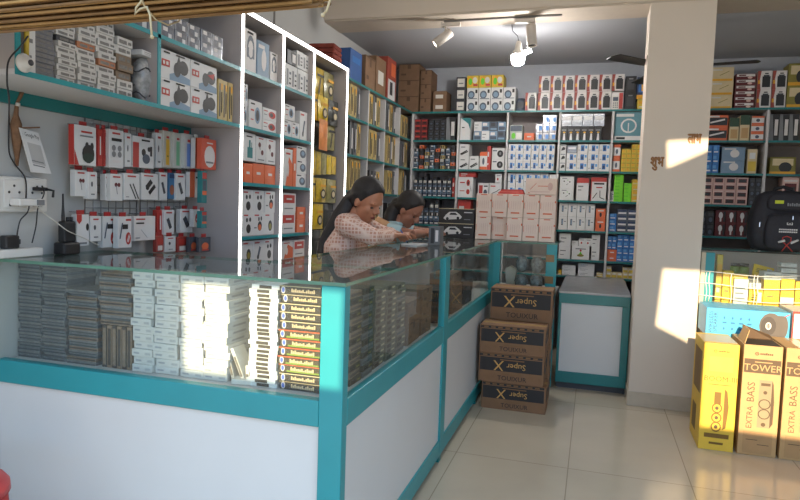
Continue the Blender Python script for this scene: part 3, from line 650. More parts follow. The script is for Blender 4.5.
# ---------------- right of the pillar
G('B', 'cream', 711, 735, 1, 3, Z6, 67, .18, 'cream carton with amber base stripe', 'right of the pillar', 'carton')
G('B', 'maroon_stripe', 736, 757, 1, 6, Z6, 73.5, .18, 'maroon and white flat box', 'right of the cream cartons')
G('B', 'speaker_red', 758, 788, 2, 2, Z6, 70.5, .18, 'red-edged speaker box', 'right of pillar atop rack', 'speaker_box')
G('B', 'brown_yellow', 789, 812, 1, 2, Z6, 63, .18, 'olive and cream box', 'at frame edge atop right rack')
G('B', 'rifle', 706, 729, 1, 2, SB[4], 115, .16, 'orange-bordered dark box', 'top shelf right of the pillar')
G('B', 'green_cream', 730, 740, 1, 1, SB[4], 118, .14, 'dark green and cream box', 'left of the greener box')
G('B', 'green_cream', 741, 751, 1, 1, SB[4], 115, .14, 'taller dark green and cream box', 'beside the orange stack')
G('B', 'orange_top', 752, 765, 1, 3, SB[4], 116, .14, 'orange and white box', 'stacked against the right rack upright')
G('B', 'black_white', 770, 800, 3, 1, SB[4], 114, .14, 'black and white upright pack', 'top shelf at the far right', name='upright_pack', cat='pack')
G('B', 'blue_small', 706.5, 720, 2, 3, SB[3], 145, .12, 'blue box', 'second shelf right of pillar')
G('B', 'grey_box', 722, 746, 1, 2, SB[3], 147, .16, 'wide grey-blue box', 'second shelf right of pillar')
G('B', 'yellow_white', 748, 758, 1, 1, SB[3], 149, .14, 'yellow and cream upright box', 'second shelf right of pillar')
G('B', 'brown_yellow', 770, 797, 1, 1, SB[3], 157, .16, 'cream box with black ring picture', 'above the backpack')
G('B', 'shade_pink', 702, 749, 4, 4, SB[2], 177, .14, 'pink box with dark lens picture', 'right of pillar')
G('B', 'charcoal', 750, 764, 2, 3, SB[2], 178, .14, 'dark small box', 'right of the pink lens boxes')
G('B', 'shade_pink', 783, 800, 1, 1, SB[2], 177, .14, 'pink box with lens picture', 'just above the backpack')
G('B', 'charcoal', 700, 715, 2, 2, SB[1], 211, .14, 'dark box', 'left of the bulb boxes')
G('B', 'bulb', 716, 748, 3, 2, SB[1], 210.5, .14, 'maroon box with white bulb picture', 'left of backpack', name='bulb_box')
# ---------------- lit left rack: bay between first and second strips
S4 = 2.046
G('L', 'headphone', 245, 257, 1, 1, S4, 30, .16, 'tall white headphone box', 'top compartment of lit rack', 'headphone_box')
G('L', 'grey_box', 257.5, 270, 1, 1, S4, 42, .16, 'grey-blue box', 'beside the tall headphone box')
G('L', 'headphone', 270.5, 278.5, 1, 1, S4, 53, .14, 'narrow pale headphone box', 'right of the grey-blue box', 'headphone_box')
G('L', 'white_grid', 286, 313, 4, 1, S4, 69, .16, 'small white box with grey panel', 'lower row, lit rack top compartment')
hz = atX(300, 69, XR-.03).z-S4
G('L', 'black_white', 287.5, 297, 1, 1, S4+hz+.001, 51, .16, 'black and white box', 'on the small white boxes of lit rack')
G('L', 'white_grid', 297.5, 312, 2, 1, S4+hz+.001, 54, .16, 'white box with grey panel', 'upper row, lit rack top compartment')
G('L', 'mouse', 244, 248, 1, 2, SL[2], 84, .16, 'thin white mouse box', 'beside the first light strip', 'mouse_box')
G('L', 'mouse', 249.5, 262.5, 1, 1, SL[2], 101, .16, 'large white box with grey-blue mouse', 'in lit rack', 'mouse_box')
G('L', 'mouse_red', 263, 278.5, 1, 2, SL[2], 109, .16, 'white box with red mouse picture', 'in lit rack', 'mouse_box')
G('L', 'mouse', 284.5, 300, 2, 1, SL[2], 121.5, .16, 'white box with small mouse picture', 'lower pair in lit rack second bay', 'mouse_box')
hz = atX(292, 121.5, XR-.03).z-SL[2]
G('L', 'mouse', 285, 295.5, 1, 1, SL[2]+hz+.001, 105, .16, 'white mouse box', 'sitting on the lower pair in lit rack', 'mouse_box')
G('L', 'stick', 300.5, 308.5, 1, 1, SL[2], 112, .16, 'tall white box with dark stick picture', 'in lit rack')
G('L', 'orange_word', 243.8, 253, 1, 1, SL[1], 163.5, .17, 'orange box', 'lower row by first light strip')
G('L', 'orange_word', 253.5, 278, 2, 1, SL[1], 164.8, .17, 'wide orange box', 'lower row of lit rack shelf')
hz = atX(262, 164, XR-.03).z-SL[1]
G('L', 'bottle_art', 243.8, 256, 1, 1, SL[1]+hz+.004, 133, .16, 'white box with teal bottle picture', 'on the orange boxes')
G('L', 'earbud_red', 256.3, 277.5, 2, 1, SL[1]+hz+.004, 138, .16, 'white box with maroon earbuds picture', 'on the orange boxes', 'earbud_box')
G('L', 'orange_art', 284.3, 293, 1, 1, SL[1], 149, .16, 'tall white box with orange swoosh', 'in lit rack second bay')
G('L', 'orange', 293.4, 296.8, 1, 1, SL[1], 148, .16, 'thin plain orange box', 'in lit rack second bay')
G('L', 'mouse_grey', 297, 311.5, 1, 3, SL[1], 147, .16, 'white box with grey mouse picture', 'in lit rack second bay', 'mouse_box')
G('L', ['buds_black', 'buds_orange', 'buds_orange', 'buds_black', 'buds_yellow'], 242.5, 279, 3, 2, SL[0], 190.5, .17, 'white earbuds box', 'on lit rack shelf behind counter', 'earbud_box')
G('L', 'red_square', 282.5, 296.5, 1, 2, SL[0], 193, .16, 'white box with red square', 'in lit rack second bay')
G('L', 'orange', 297.2, 310, 1, 2, SL[0], 207, .16, 'orange box', 'right end of lit rack, behind counter')
G('L', ['stick', 'stick', 'buds_black', 'buds_yellow', 'stick'], 242.5, 278, 3, 2, .875, 240, .17, 'white box with stick picture', 'lowest lit rack row near counter glass')
G('L', ['red_square', 'orange_art'], 281.5, 309, 2, 2, .875, 240, .17, 'white and red box', 'lowest row, lit rack second bay')
# ---------------- yellow packets hanging on the hook board
def pouch(w, h, th, m, art=None):
    """a flat filled pouch: puffed body, crimped header with a hook hole"""
    k = ('pouch', round(w, 3), round(h, 3), round(th, 3), m.name, str(art)[:60])
    if k in _PROTO: return _PROTO[k]
    b = B(); nx, nz = 5, 6; vs = []; fs = []
    for s in (-1, 1):
        for j in range(nz+1):
            for i in range(nx+1):
                u, v = i/nx, j/nz; puff = (math.sin(PI*u)*math.sin(PI*min(1, v/.85)))**.5 if v < .85 else .05
                vs.append(((u-.5)*w, s*th/2*max(puff, .06), v*h))
    n = (nx+1)*(nz+1)
    for j in range(nz):
        for i in range(nx):
            a = j*(nx+1)+i
            fs.append((a, a+1, a+nx+2, a+nx+1)); fs.append((n+a, n+a+nx+1, n+a+nx+2, n+a+1))
    b.mesh(vs, fs, m, True)
    if art: paint(b, art, w*.8, h*.8, -th*.53)
    o = b.build('pouch'); _PROTO[k] = o.data; bpy.data.objects.remove(o); return _PROTO[k]
YB_ = [CLEAR_YEL, mat((190, 160, 50), .3, var=.35, scale=30), mat((150, 140, 90), .3, var=.3, scale=25), mat((214, 180, 40), .35, var=.2, scale=20)]
DKP = mat((60, 60, 56), .3, var=.3, scale=25)
ART1 = [O(.5, .45, .3, .25, BLACK), O(.5, .45, .2, .16, BEIGE), R_(.15, .8, .85, .92, AMBER)]
ART2 = [L(.3, .1, .5, .8, .12, BLACK), R_(.1, .85, .9, .95, BLACK)]
def hookpack(px0, px1, py0, py1, m, label, art=None, off=.10, th=.03, tilt=0, name='hanging_pack', group='yellow packets on the hook board'):
    X = XW+off; p, q = atX((px0+px1)/2, py1, X), atX((px0+px1)/2, py0, X)
    w = atX(px1, (py0+py1)/2, X).y-atX(px0, (py0+py1)/2, X).y
    o = bpy.data.objects.new(name, pouch(w, q.z-p.z, th, m, art)); COL.objects.link(o)
    o.location = (X, p.y, p.z); o.rotation_euler = (tilt, 0, PI/2)
    tag(o, label, 'packet', group)
    hk = B(); hk.tube([(0, 0, q.z-p.z-.012), (0, (off-.03), q.z-p.z-.012)], .002, CHROME, 6); hk.build('hook', o)
    return o
ZR = [(2.10, 2.30), (1.92, 2.10), (1.745, 1.93), (1.54, 1.72), (1.36, 1.53), (1.17, 1.35), (.93, 1.16)]
RN = ['top row', 'second row', 'third row', 'fourth row', 'fifth row', 'sixth row', 'seventh row']
def boardpack(y0, y1, z0, z1, m, label, art=None, off=.12, th=.03, tilt=0):
    X = XW+off; w = y1-y0; h = z1-z0
    o = bpy.data.objects.new('hanging_pack', pouch(w, h, th, m, art)); COL.objects.link(o)
    o.location = (X, (y0+y1)/2, z0); o.rotation_euler = (tilt, 0, PI/2)
    tag(o, label, 'packet', 'yellow packets on the hook board')
    hk = B(); hk.tube([(0, -.004, h-.01), (0, off-.025 if off < .29 else .012, h-.01)], .002, CHROME, 6); hk.build('hook', o)
for ri in range(7):
    if ri == 3: continue
    for ci in range(3):
        m = YB_[(ri*2+ci) % 4] if (ri+ci) % 4 != 3 else DKP
        if ri == 1 and ci == 0: m = mat((226, 170, 30), .35, var=.1)
        y0 = UP[2]+.022+ci*.183
        boardpack(y0, y0+.172, ZR[ri][0], ZR[ri][1], m, ('dark' if m is DKP else 'yellow')+' packet, %s, %s on hook board of lit rack' % (('left column', 'middle column', 'right column')[ci], RN[ri]), (ART1, ART2, ART1)[(ri+ci) % 3], off=.22+.02*((ri*5+ci*3) % 3), th=.035)
for i in range(6):
    y0 = UP[2]+.02+i*.09
    boardpack(y0, y0+.082, ZR[3][0]+.006*i, ZR[3][1]-.004*i, YB_[(i+3) % 4], 'thin yellow packet, %s in the fourth row fan on hook board' % colname(i, 6), None, off=.26, th=.014, tilt=.0)
boardpack(UP[2]+.15, UP[2]+.29, 1.72, 1.93, mat((222, 140, 80), .35, var=.15), 'orange packet slung in front of yellow packets on hook board', None, off=.30, th=.03)
# ---------------- things on top of the left racks
G('L', 'brown', 366, 376, 1, 1, 2.30, 57.5, .2, 'brown carton', 'right of the blue box atop left rack', 'carton')
G('L', 'blue_box', 351, 363, 1, 1, 2.30, 51, .2, 'blue carton', 'atop left rack past the light strips', 'carton')
G('L', 'brown_label', 377, 387, 1, 1, 2.30, 58.5, .2, 'brown carton with pale label', 'atop left rack', 'carton')
G('L', 'red_white', 388, 397, 1, 1, 2.30, 59, .2, 'red and white carton', 'atop left rack near the corner', 'carton')
cl = mat((130, 56, 44), .85, var=.15, scale=40)
for k in range(4):
    b = B(); b.box(-.10, .10, -.09, .09, 0, .034, cl, .012); 
    tag(b.build('folded_cloth', loc=(-1.93, 4.33, 2.356+k*.0345), rz=.03*k), 'rust red folded cloth, %s in the pile atop the lit rack' % rowname(k, 4), 'cloth', 'folded red cloths atop the lit rack')
# ---------------- deep left rack shelves
yc = ['yellow_case', 'grey_case', 'yellow_case', 'black_white', 'yellow_case']
cols = [(350.5, 361), (369.5, 381), (387.5, 396), (402, 408)]
tops = {4: [86, 92, 104, 117], 3: [121, 132, 136, 143], 2: [160, 172, 172, 170], 1: [196, 208, 204, 202]}
yn = ['first', 'second', 'third', 'fourth']; zn = {4: 'top', 3: 'second', 2: 'third', 1: 'fourth'}
for s in (4, 3, 2, 1):
    for ci, (u, v) in enumerate(cols):
        G('L', [yc[(ci+s+q) % 5] for q in range(4)], u, v, 3 if ci < 3 else 2, 1, SB[s], tops[s][ci]-1, .15, ('yellow and black' if (s+ci) % 2 else 'dark and yellow')+' upright case pack', 'on %s shelf, %s bay past light strips' % (zn[s], yn[ci]), name='case_pack', cat='pack', wf=.9)
# ---------------- overhead unit: stacks of phone boxes
WB = mat((196, 192, 186), .55, var=.10, scale=60); GB = mat((112, 112, 116), .6, var=.08, scale=30)
SCRIB = mat((120, 116, 112), .7, var=.3, scale=80)
def phone_box(w, d, h, m, seed):
    k = ('pb', round(w, 3), round(d, 3), round(h, 3), m.name, seed % 3)
    if k in _PROTO: return _PROTO[k]
    b = B(); b.box(-w/2, w/2, 0, d, 0, h, m, .0015)
    r = random.Random(seed % 3); art = [R_(.08+.1*r.random(), .25, .35+.3*r.random(), .7, SCRIB), R_(.68, .3, .9, .65, SCRIB)]
    paint(b, art, w, h, 0)
    o = b.build('pb'); _PROTO[k] = o.data; bpy.data.objects.remove(o); return _PROTO[k]
def pile(px0, px1, z, pyt, n, m_of, name_of, place, d=.16, inset=.03, grp=None, cat='box', oname='phone_box'):
    pl = XR-inset; a, c = atX(px0, (pyt+90)/2, pl).y, atX(px1, (pyt+90)/2, pl).y; t = atX((px0+px1)/2, pyt, pl).z
    w = c-a; h = (t-z)/n
    for j in range(n):
        m = m_of(j); o = bpy.data.objects.new(oname, phone_box(w*.95, d, h*.985, m, j*5+int(px0))); COL.objects.link(o)
        o.location = (pl-random.uniform(0, .012), a+w/2+random.uniform(-.004, .004), z+j*h); o.rotation_euler = (0, 0, PI/2+random.uniform(-.03, .03))
        tag(o, '%s, %s %s' % (name_of(j), rowname(j, n), place), cat, grp)
g = 'phone boxes stacked in the overhead unit'
pile(33, 56, 1.752, 24, 11, lambda j: GB, lambda j: 'grey flat phone box', 'in leftmost overhead stack', grp=g)
def m2(j): return DGREY if j in (6,) else WB
pile(57.5, 77, 1.752, 25, 10, lambda j: DGREY if j == 7 else WB, lambda j: 'dark flat box' if j == 7 else 'white flat phone box', 'in second overhead stack from left', grp=g)
pile(78.5, 97, 1.752, 24, 10, lambda j: mat((176, 112, 76), .6) if j == 6 else WB, lambda j: 'orange-brown flat box' if j == 6 else 'white flat phone box', 'in third overhead stack from left', grp=g)
pile(98, 116.5, 1.752, 21, 11, lambda j: mat((170, 112, 80), .6) if j == 4 else WB, lambda j: 'orange-brown flat box' if j == 4 else 'white flat phone box', 'in fourth overhead stack from left', grp=g)
pile(118, 134, 1.752, 38, 7, lambda j: mat((124, 104, 84), .6) if 2 <= j < 5 else WB, lambda j: 'brown flat box' if 2 <= j < 5 else 'white flat phone box', 'in fifth overhead stack from left', grp=g)
# plastic bag of cables with a white box on it
b = B(); vs = []; fs = []
rr = random.Random(3)
bag = mat((150, 150, 150), .2, var=.3, scale=45, spec=.8)
for i in range(9):
    for k in range(12):
        t = 2*PI*k/12; e = math.sin(PI*(i+.35)/9.2)**.6
        vs.append((math.cos(t)*.045*e+rr.uniform(-.006, .006), math.sin(t)*.055*e+rr.uniform(-.006, .006), i/8*.19))
for i in range(8):
    for k in range(12): fs.append((i*12+k, i*12+(k+1) % 12, (i+1)*12+(k+1) % 12, (i+1)*12+k))
b.mesh(vs, fs, bag, True)
for q in range(4): b.tube([(.05*math.cos(a/3)*.8, -.02+.04*math.sin(a/3+q), .03+.035*q+.012*math.sin(a)) for a in range(18)], .003, DGREY, 5)
bagp = atX(142, 90, XR-.08)
tag(b.build('plastic_bag', loc=(XR-.08, bagp.y, 1.752), rz=.3), 'clear plastic bag of cables at end of overhead phone boxes', 'bag')
o = item('white_plain', 'phone_box', .13, .1, .022, (XR-.035, bagp.y, 1.944), PI/2+.1, 'white flat box lying on top of the clear plastic bag', 'box')
# items standing at the left end
o = item('white_plain', 'product_box', .03, .05, .17, (XR-.03, atX(32, 60, XR-.03).y, 1.7525), PI/2, 'narrow upright white box at left end of overhead unit', 'box')
b = B(); b.tube([(0, 0, 0), (0, .008, .26)], .008, YELLOW, 10)
tag(b.build('yellow_tube', loc=(XR-.02, atX(25.8, 60, XR-.02).y, 1.753)), 'yellow upright tube at left end of overhead unit', 'tube')
G('L', 'silverpack', 132, 157, 1, 1, S4, 12, .14, 'silver wrapped box', 'left compartment of overhead top shelf', 'wrapped_box')
G('L', ['scooter_art', 'scooter_art', 'scooter_red', 'scooter_art'], 160, 218, 2, 2, 1.752, 44 + 14, .18, 'white box with black bluetooth speaker picture', 'right overhead compartment', 'speaker_box')
for i in range(3):
    G('L', 'yellow_case', 218.5+i*5, 223.3+i*5, 1, 1, 1.752, 79+i*2, .15, 'slim cream packet with black clip, %s' % colname(i, 3), 'right of the speaker boxes', 'slim_pack', 'pack')
G('L', 'silverpack', 161, 224, 5, 2, S4, 24, .14, 'silver foil wrapped box', 'right compartment of overhead top shelf', 'wrapped_box', wf=.93)
# ================================================================= INSIDE THE FRONT COUNTER
DZ = .7205; FY = 1.90
def stack(px0, px1, pyt, n, kind, desc, place, d=.15, y=FY, grp=None, jx=.006, ang=.04, cat='box', name='flat_box', z0=None):
    zb = DZ if z0 is None else z0
    """n flat boxes piled on the deck; px0, px1, pyt read on the plane of their fronts"""
    a, c, t = atY(px0, (pyt+370)/2, y).x, atY(px1, (pyt+370)/2, y).x, atY((px0+px1)/2, pyt, y).z
    w = c-a; h = (t-zb)/n
    for j in range(n):
        kk = kind(j) if callable(kind) else kind
        o = bpy.data.objects.new(name, carton_mesh(kk, w*.97, d, h*.985)); COL.objects.link(o)
        o.location = (a+w/2+random.uniform(-jx, jx), y+random.uniform(0, .012), zb+j*h); o.rotation_euler = (0, 0, random.uniform(-ang, ang))
        tag(o, '%s, %s, %s' % (desc, rowname(j, n), place), cat, grp)
THIN = mat((112, 114, 116), .45, var=.2, scale=60); THIN2 = mat((126, 124, 122), .45, var=.2, scale=60); THIN3 = mat((138, 118, 100), .5, var=.2, scale=50)
KIND['thin_grey'] = (THIN, [R_(.02, .2, .98, .62, mat((76, 80, 84), .4, var=.2))], None)
KIND['thin_pale'] = (THIN2, [R_(.02, .1, .98, .5, mat((88, 90, 92), .4, var=.2))], None)
KIND['thin_brown'] = (THIN3, [R_(.02, .3, .98, .7, mat((80, 70, 64), .4, var=.2))], None)
WPB = mat((214, 210, 204), .5, var=.03)
KIND['white_phone'] = (WPB, [R_(.1, .35, .38, .6, mat((170, 170, 172), .6)), R_(.66, .3, .92, .62, mat((186, 184, 182), .6))], [R_(.2, .3, .7, .6, mat((176, 172, 168), .6))])
KIND['white_stripe'] = (mat((236, 234, 230), .45), [R_(.28, .12, .72, .88, mat((70, 62, 52), .5))], None)
LETT = [R_(.3+.045*k, .3, .336+.045*k, (.72, .6, .72, .56, .6, .56, .66, .45, .6, .72, .58, .6, .72)[k], mat((206, 180, 140), .5)) for k in range(13)]
KIND['glass_box'] = (mat((56, 50, 42), .4), [O(.1, .5, .052, .42, PALE), O(.1, .5, .038, .3, mat((90, 110, 190), .4)), R_(.0, .9, 1, 1, BEIGE)]+LETT, None)
KIND['glass_box_warm'] = (mat((70, 62, 42), .4), [O(.1, .5, .052, .42, PALE), O(.1, .5, .038, .3, mat((90, 110, 190), .4)), R_(.0, .86, 1, 1, mat((200, 90, 50), .4)), R_(.2, .1, 1, .3, mat((120, 140, 50), .4))]+LETT, None)
g = 'thin grey case boxes stacked in the front counter'
pk = lambda j: ('thin_grey', 'thin_pale', 'thin_grey', 'thin_grey', 'thin_pale')[j % 5]
stack(17.5, 40, 262, 27, pk, 'thin grey box', 'leftmost stack in front counter', grp=g)
stack(40.6, 65, 265, 28, pk, 'thin grey box', 'second stack in front counter', grp=g)
stack(66, 96, 290, 22, lambda j: ('thin_pale', 'thin_brown', 'thin_grey')[j % 3], 'thin grey-brown box', 'third stack in front counter', grp=g)
ZU = atY(115, 326, FY).z
stack(97.5, 130, 273, 11, lambda j: ('thin_brown', 'thin_pale')[j % 2], 'brownish thin box', 'fourth stack in front counter', grp=g, z0=ZU+.001)
UPR = mat((150, 126, 104), .5, var=.15); UPD = mat((80, 70, 62), .5, var=.15)
xa, xb = atY(101, 345, FY).x, atY(130.5, 345, FY).x
for i in range(6):
    w = (xb-xa)/6; b = B(); b.box(-w*.46, w*.46, 0, .14, 0, ZU-DZ-.001, UPR if i % 2 else UPD, .0015); b.box(-w*.3, w*.3, -.0006, 0, .01, ZU-DZ-.012, UPD if i % 2 else THIN3)
    tag(b.build('case_box', loc=(xa+(i+.5)*w, FY+.005, DZ)), 'upright brown case box, %s of six under the fourth stack' % colname(i, 6), 'box', 'upright case boxes in the front counter')
# white phone boxes
g = 'white phone boxes stacked in the front counter'
stack(131.5, 152.5, 272, 13, 'white_phone', 'white phone box', 'stack beside the brown cases', grp=g, ang=.015, name='phone_box')
stack(153, 177.5, 274, 13, 'white_phone', 'white phone box', 'second white counter stack', grp=g, ang=.015, name='phone_box')
stack(178, 202, 276, 13, 'white_phone', 'white phone box', 'third white counter stack', grp=g, ang=.015, name='phone_box')
stack(202.5, 227.5, 278, 14, 'white_phone', 'white phone box', 'fourth white counter stack', grp=g, ang=.015, name='phone_box', d=.17)
stack(229, 262, 281, 13, 'white_phone', 'white phone box', 'rear stack behind the leaning boxes', grp=g, ang=.02, y=FY+.19, name='phone_box')
stack(0, 200, 268, 1, 'white_phone', 'long white carton', 'at the back of the front counter', y=FY+.24, d=.1, name='carton') if False else None
# striped and black boxes by the corner post
stack(248, 277, 285, 24, 'white_stripe', 'thin white box with dark stripe', 'stack near the corner post', grp='thin white boxes with dark stripe by the corner post', ang=.02, jx=.003, name='slim_box')
for j in range(12): pass
stack(278.5, 321, 286.5, 12, lambda j: 'glass_box_warm' if j in (2, 3, 4, 5, 6) else 'glass_box', 'flat black box with round emblem', 'stack at corner post', grp='flat black boxes with round emblem by the corner post', ang=.012, jx=.004, name='slim_box')
# leaning leaflets and small boxes
lw = mat((222, 216, 206), .5); lg = mat((186, 180, 170), .5)
for i, (px_, an, hh, m, nm) in enumerate(((230.5, -.28, .135, lg, 'grey leaning flat box in front of rear white stack'), (241, -.42, .125, lw, 'white leaning flat box beside the striped stack'), (244.5, -.04, .06, lw, 'short white upright card at foot of the leaning boxes'))):
    b = B(); b.box(-.006, .006, 0, .075, 0, hh, m, .001); b.box(-.0066, -.006, .01, .065, .015, hh-.02, mat((160, 150, 140), .6)); b.box(-.004, .004, -.0006, 0, .02, hh-.03, mat((110, 100, 92), .6))
    p = atY(px_, 374, FY)
    tag(b.build('leaning_box', loc=(p.x, FY+.02+.0*i, DZ+.004), rot=(0, an, 0)), nm, 'box')
b = B(); b.box(-.035, .035, 0, .05, 0, .018, lw, .002); tag(b.build('small_box', loc=(atY(241, 376, FY).x, FY, DZ), rz=.2), 'small white box lying flat on the counter deck', 'box')
# ================================================================= INSIDE THE SIDE COUNTER (seen through the side glass)
def sstack(y0, y1, z1, n, kind, desc, place, x=-.775, d=.14, grp=None, name='flat_box'):
    w = y1-y0; h = (z1-DZ)/n
    for j in range(n):
        o = bpy.data.objects.new(name, carton_mesh(kind(j) if callable(kind) else kind, w*.97, d, h*.985)); COL.objects.link(o)
        o.location = (x-random.uniform(0, .008), (y0+y1)/2+random.uniform(-.004, .004), DZ+j*h); o.rotation_euler = (0, 0, PI/2+random.uniform(-.03, .03))
        tag(o, '%s, %s, %s' % (desc, rowname(j, n), place), 'box', grp)
KIND['beige_case'] = (mat((122, 104, 84), .55, var=.1), [R_(.1, .2, .5, .8, BROWND), R_(.6, .3, .9, .6, BEIGE)], None)
KIND['olive_case'] = (mat((74, 70, 56), .55, var=.15), [R_(.1, .2, .5, .8, INK), R_(.6, .3, .9, .6, OLIVE)], None)
g = 'case boxes in the side counter'
sstack(2.02, 2.13, 1.05, 14, lambda j: ('olive_case', 'thin_brown')[j % 2], 'brown-grey case box', 'first side counter stack', grp=g)
sstack(2.14, 2.25, 1.05, 14, lambda j: ('thin_grey', 'olive_case')[j % 2], 'dark olive case box', 'second side counter stack', grp=g)
sstack(2.27, 2.40, 1.03, 13, 'beige_case', 'beige case box', 'third side counter stack', grp=g)
sstack(2.41, 2.54, 1.03, 13, 'beige_case', 'beige case box', 'fourth side counter stack', grp=g)
sstack(2.55, 2.68, 1.02, 12, lambda j: ('beige_case', 'thin_brown')[j % 3 == 0], 'beige case box', 'fifth side counter stack', grp=g)
sstack(2.72, 2.95, .92, 2, 'brown', 'brown carton', 'in side counter by middle post', grp=None, name='carton')
sstack(2.97, 3.17, .95, 3, 'brown', 'brown carton', 'just before middle post in side counter', grp=None, name='carton')
sstack(3.34, 3.62, .90, 2, 'dark', 'dark carton', 'past middle post in side counter', grp=None, name='carton')
sstack(3.66, 3.95, .96, 3, 'brown', 'brown carton', 'in rear side counter', grp=None, name='carton')
sstack(4.0, 4.3, .88, 2, 'charcoal', 'black carton', 'in rear side counter', grp=None, name='carton')
# end run: clear bags of goods and a grey cloth roll
for k, (xx, zz, w_) in enumerate(((-.41, .72, .09), (-.53, .72, .085), (-.41, .86, .09), (-.53, .865, .08))):
    b = B(); vs = []; fs = []; rr = random.Random(k+11)
    for i in range(8):
        for q in range(14):
            t = 2*PI*q/14; e = math.sin(PI*(i+.4)/8)**.5
            vs.append((math.cos(t)*w_*.58*e+rr.uniform(-.006, .006), math.sin(t)*.06*e+rr.uniform(-.006, .006), i/7*.125))
    for i in range(7):
        for q in range(14): fs.append((i*14+q, i*14+(q+1) % 14, (i+1)*14+(q+1) % 14, (i+1)*14+q))
    b.mesh(vs, fs, mat((120, 124, 126), .18, var=.5, scale=35, spec=.8), True)
    tag(b.build('plastic_bag', loc=(xx, 5.08, zz+.001)), 'crumpled clear bag of goods, %s %s, in glass end counter' % (('lower', 'lower', 'upper', 'upper')[k], ('right', 'left', 'right', 'left')[k]), 'bag', 'clear bags in the end counter')
b = B(); b.prism([(-.02, 0, 0), (.04, 0, 0), (.06, 0, .14), (.01, 0, .17), (-.03, 0, .15)], (0, .1, 0), OFFW)
tag(b.build('folded_paper', loc=(-.645, 5.22, .722)), 'crumpled white paper beside teal corner post in end counter', 'paper')
# ================================================================= CARTONS ON THE FLOOR
KR = mat((128, 94, 66), .75, var=.07, scale=18); KRD = mat((128, 92, 58), .75, var=.08); PRB = mat((38, 34, 34), .6, var=.05); GOLD = mat((196, 150, 84), .6, var=.05)
def superx(x0, x1, y0, y1, z0, z1, label, rz=0):
    w, d, h = x1-x0, y1-y0, z1-z0
    b = B(); b.box(-w/2, w/2, -d/2, d/2, 0, h, KR, .004)
    o = b.build('printed_carton', loc=((x0+x1)/2, (y0+y1)/2, z0), rz=rz)
    # upside down printing on the long sides
    for sgn, nm in ((0, 'printed_band'), (1, 'printed_band')):
        p = B()
        paint(p, [R_(.02, .40, .97, .86, PRB), R_(.01, .89, .97, .97, PRB)]+[R_(.06+.11*i, .905, .13+.11*i, .955, KRD) for i in range(8)]+
              [('t', 'Super', .58, .60, .20, GOLD, -1), R_(.33, .78, .7, .815, KRD), T('TOUIXUR', .52, .17, .16, PRB), R_(.36, .3, .66, .325, KRD),
               ('t', 'X', .31, .61, .36, GOLD, -1)], w, h, -d/2)
        q = p.build(nm, o)
        if sgn: q.rotation_euler = (0, 0, PI)
    p = B(); paint(p, [R_(.06, .40, .94, .82, PRB), R_(.3, .5, .7, .7, KRD)], d, h, -w/2); q = p.build('end_print', o); q.rotation_euler = (0, 0, PI/2)
    t = B(); t.box(-w/2+.002, w/2-.002, -.028, .028, h, h+.0006, mat((190, 158, 112), .25)); t.build('tape', o)
    s = B(); s.box(-w/2+.004, w/2-.004, -.0012, .0012, h+.0006, h+.0009, KRD); s.build('flap_seam', o)
    tag(o, label, 'carton', 'brown and black cartons stacked by the counter')
superx(-.675, -.245, 4.25, 4.47, 0, .185, 'brown and black carton, bottom of the front stack on floor', .0)
superx(-.70, -.265, 4.24, 4.475, .186, .385, 'brown and black carton, middle of the front stack', .0)
superx(-.70, -.265, 4.24, 4.47, .386, .575, 'brown and black carton, on top of the front stack')
superx(-.69, -.25, 4.50, 4.73, 0, .19, 'brown and black carton, bottom of the rear stack by counter')
superx(-.69, -.25, 4.50, 4.73, .191, .385, 'brown and black carton, second in the rear stack')
superx(-.685, -.25, 4.50, 4.73, .386, .57, 'brown and black carton, third in the rear stack')
superx(-.675, -.245, 4.49, 4.74, .571, .80, 'brown and black carton topping the rear stack, highest of all')
# ---------------- speaker cartons
YC = mat((226, 184, 60), .45, var=.04); YCD = mat((120, 86, 24), .5); KT = mat((190, 150, 100), .7, var=.05); KP = mat((92, 70, 48), .65, var=.06); KPL = mat((150, 132, 100), .65)
def logo(b, w, h, y, u, v, s, m):
    P = lambda r, n=18: [((u-.5)*w+r*math.cos(2*PI*i/n), y, v*h+r*math.sin(2*PI*i/n)) for i in range(n)]
    o_, i_ = P(s), P(s*.62)
    for k in range(18): b.face([o_[k], o_[(k+1) % 18], i_[(k+1) % 18], i_[k]], m)
    b.face([((u-.5)*w-s*.3, y, v*h-s*.2), ((u-.5)*w+s*.3, y, v*h-s*.2), ((u-.5)*w+s*.3, y, v*h+s*.2), ((u-.5)*w-s*.3, y, v*h+s*.2)], m)
    for k in range(7):
        xx = (u-.5)*w+s*1.6+k*s*.95; zz = v*h; tall = .75 if k in (3,) else .45
        b.face([(xx, y, zz-s*.45), (xx+s*.72, y, zz-s*.45), (xx+s*.72, y, zz+s*tall), (xx, y, zz+s*tall)], m)
# yellow one
w, d, h = .185, .34, .625
b = B(); b.box(-w/2, w/2, 0, d, 0, h, YC, .003)
yo = tag(b.build('speaker_carton', loc=(.738, 3.985, 0)), 'sunlit yellow tower speaker carton, leftmost of the floor row', 'carton', 'speaker cartons right of the pillar')
p = B(); logo(p, w, h, -.001, .33, .93, .009, YCD); 
paint(p, [R_(.18, .74, .86, .88, mat((212, 172, 70), .5)), T('BOOM-III', .52, .67, .05, YCD), R_(.2, .615, .84, .622, YCD)], w, h, 0)
p.build('printed_front', yo)
p = B(); art = [R_(.28, .2, .66, .585, mat((206, 166, 60), .5)), ('p', [(.66, .2), (.75, .22), (.78, .32), (.8, .42), (.74, .56), (.66, .585)], YCD), R_(.38, .44, .57, .55, YCD)]
for v in (.40, .31, .225): art += [O(.47, v, .15, .048, YCD), O(.47, v, .11, .035, YC), O(.47, v, .055, .018, KP)]
art += [R_(.15, .12, .85, .16, YCD), R_(.3, .06, .7, .08, YCD)]
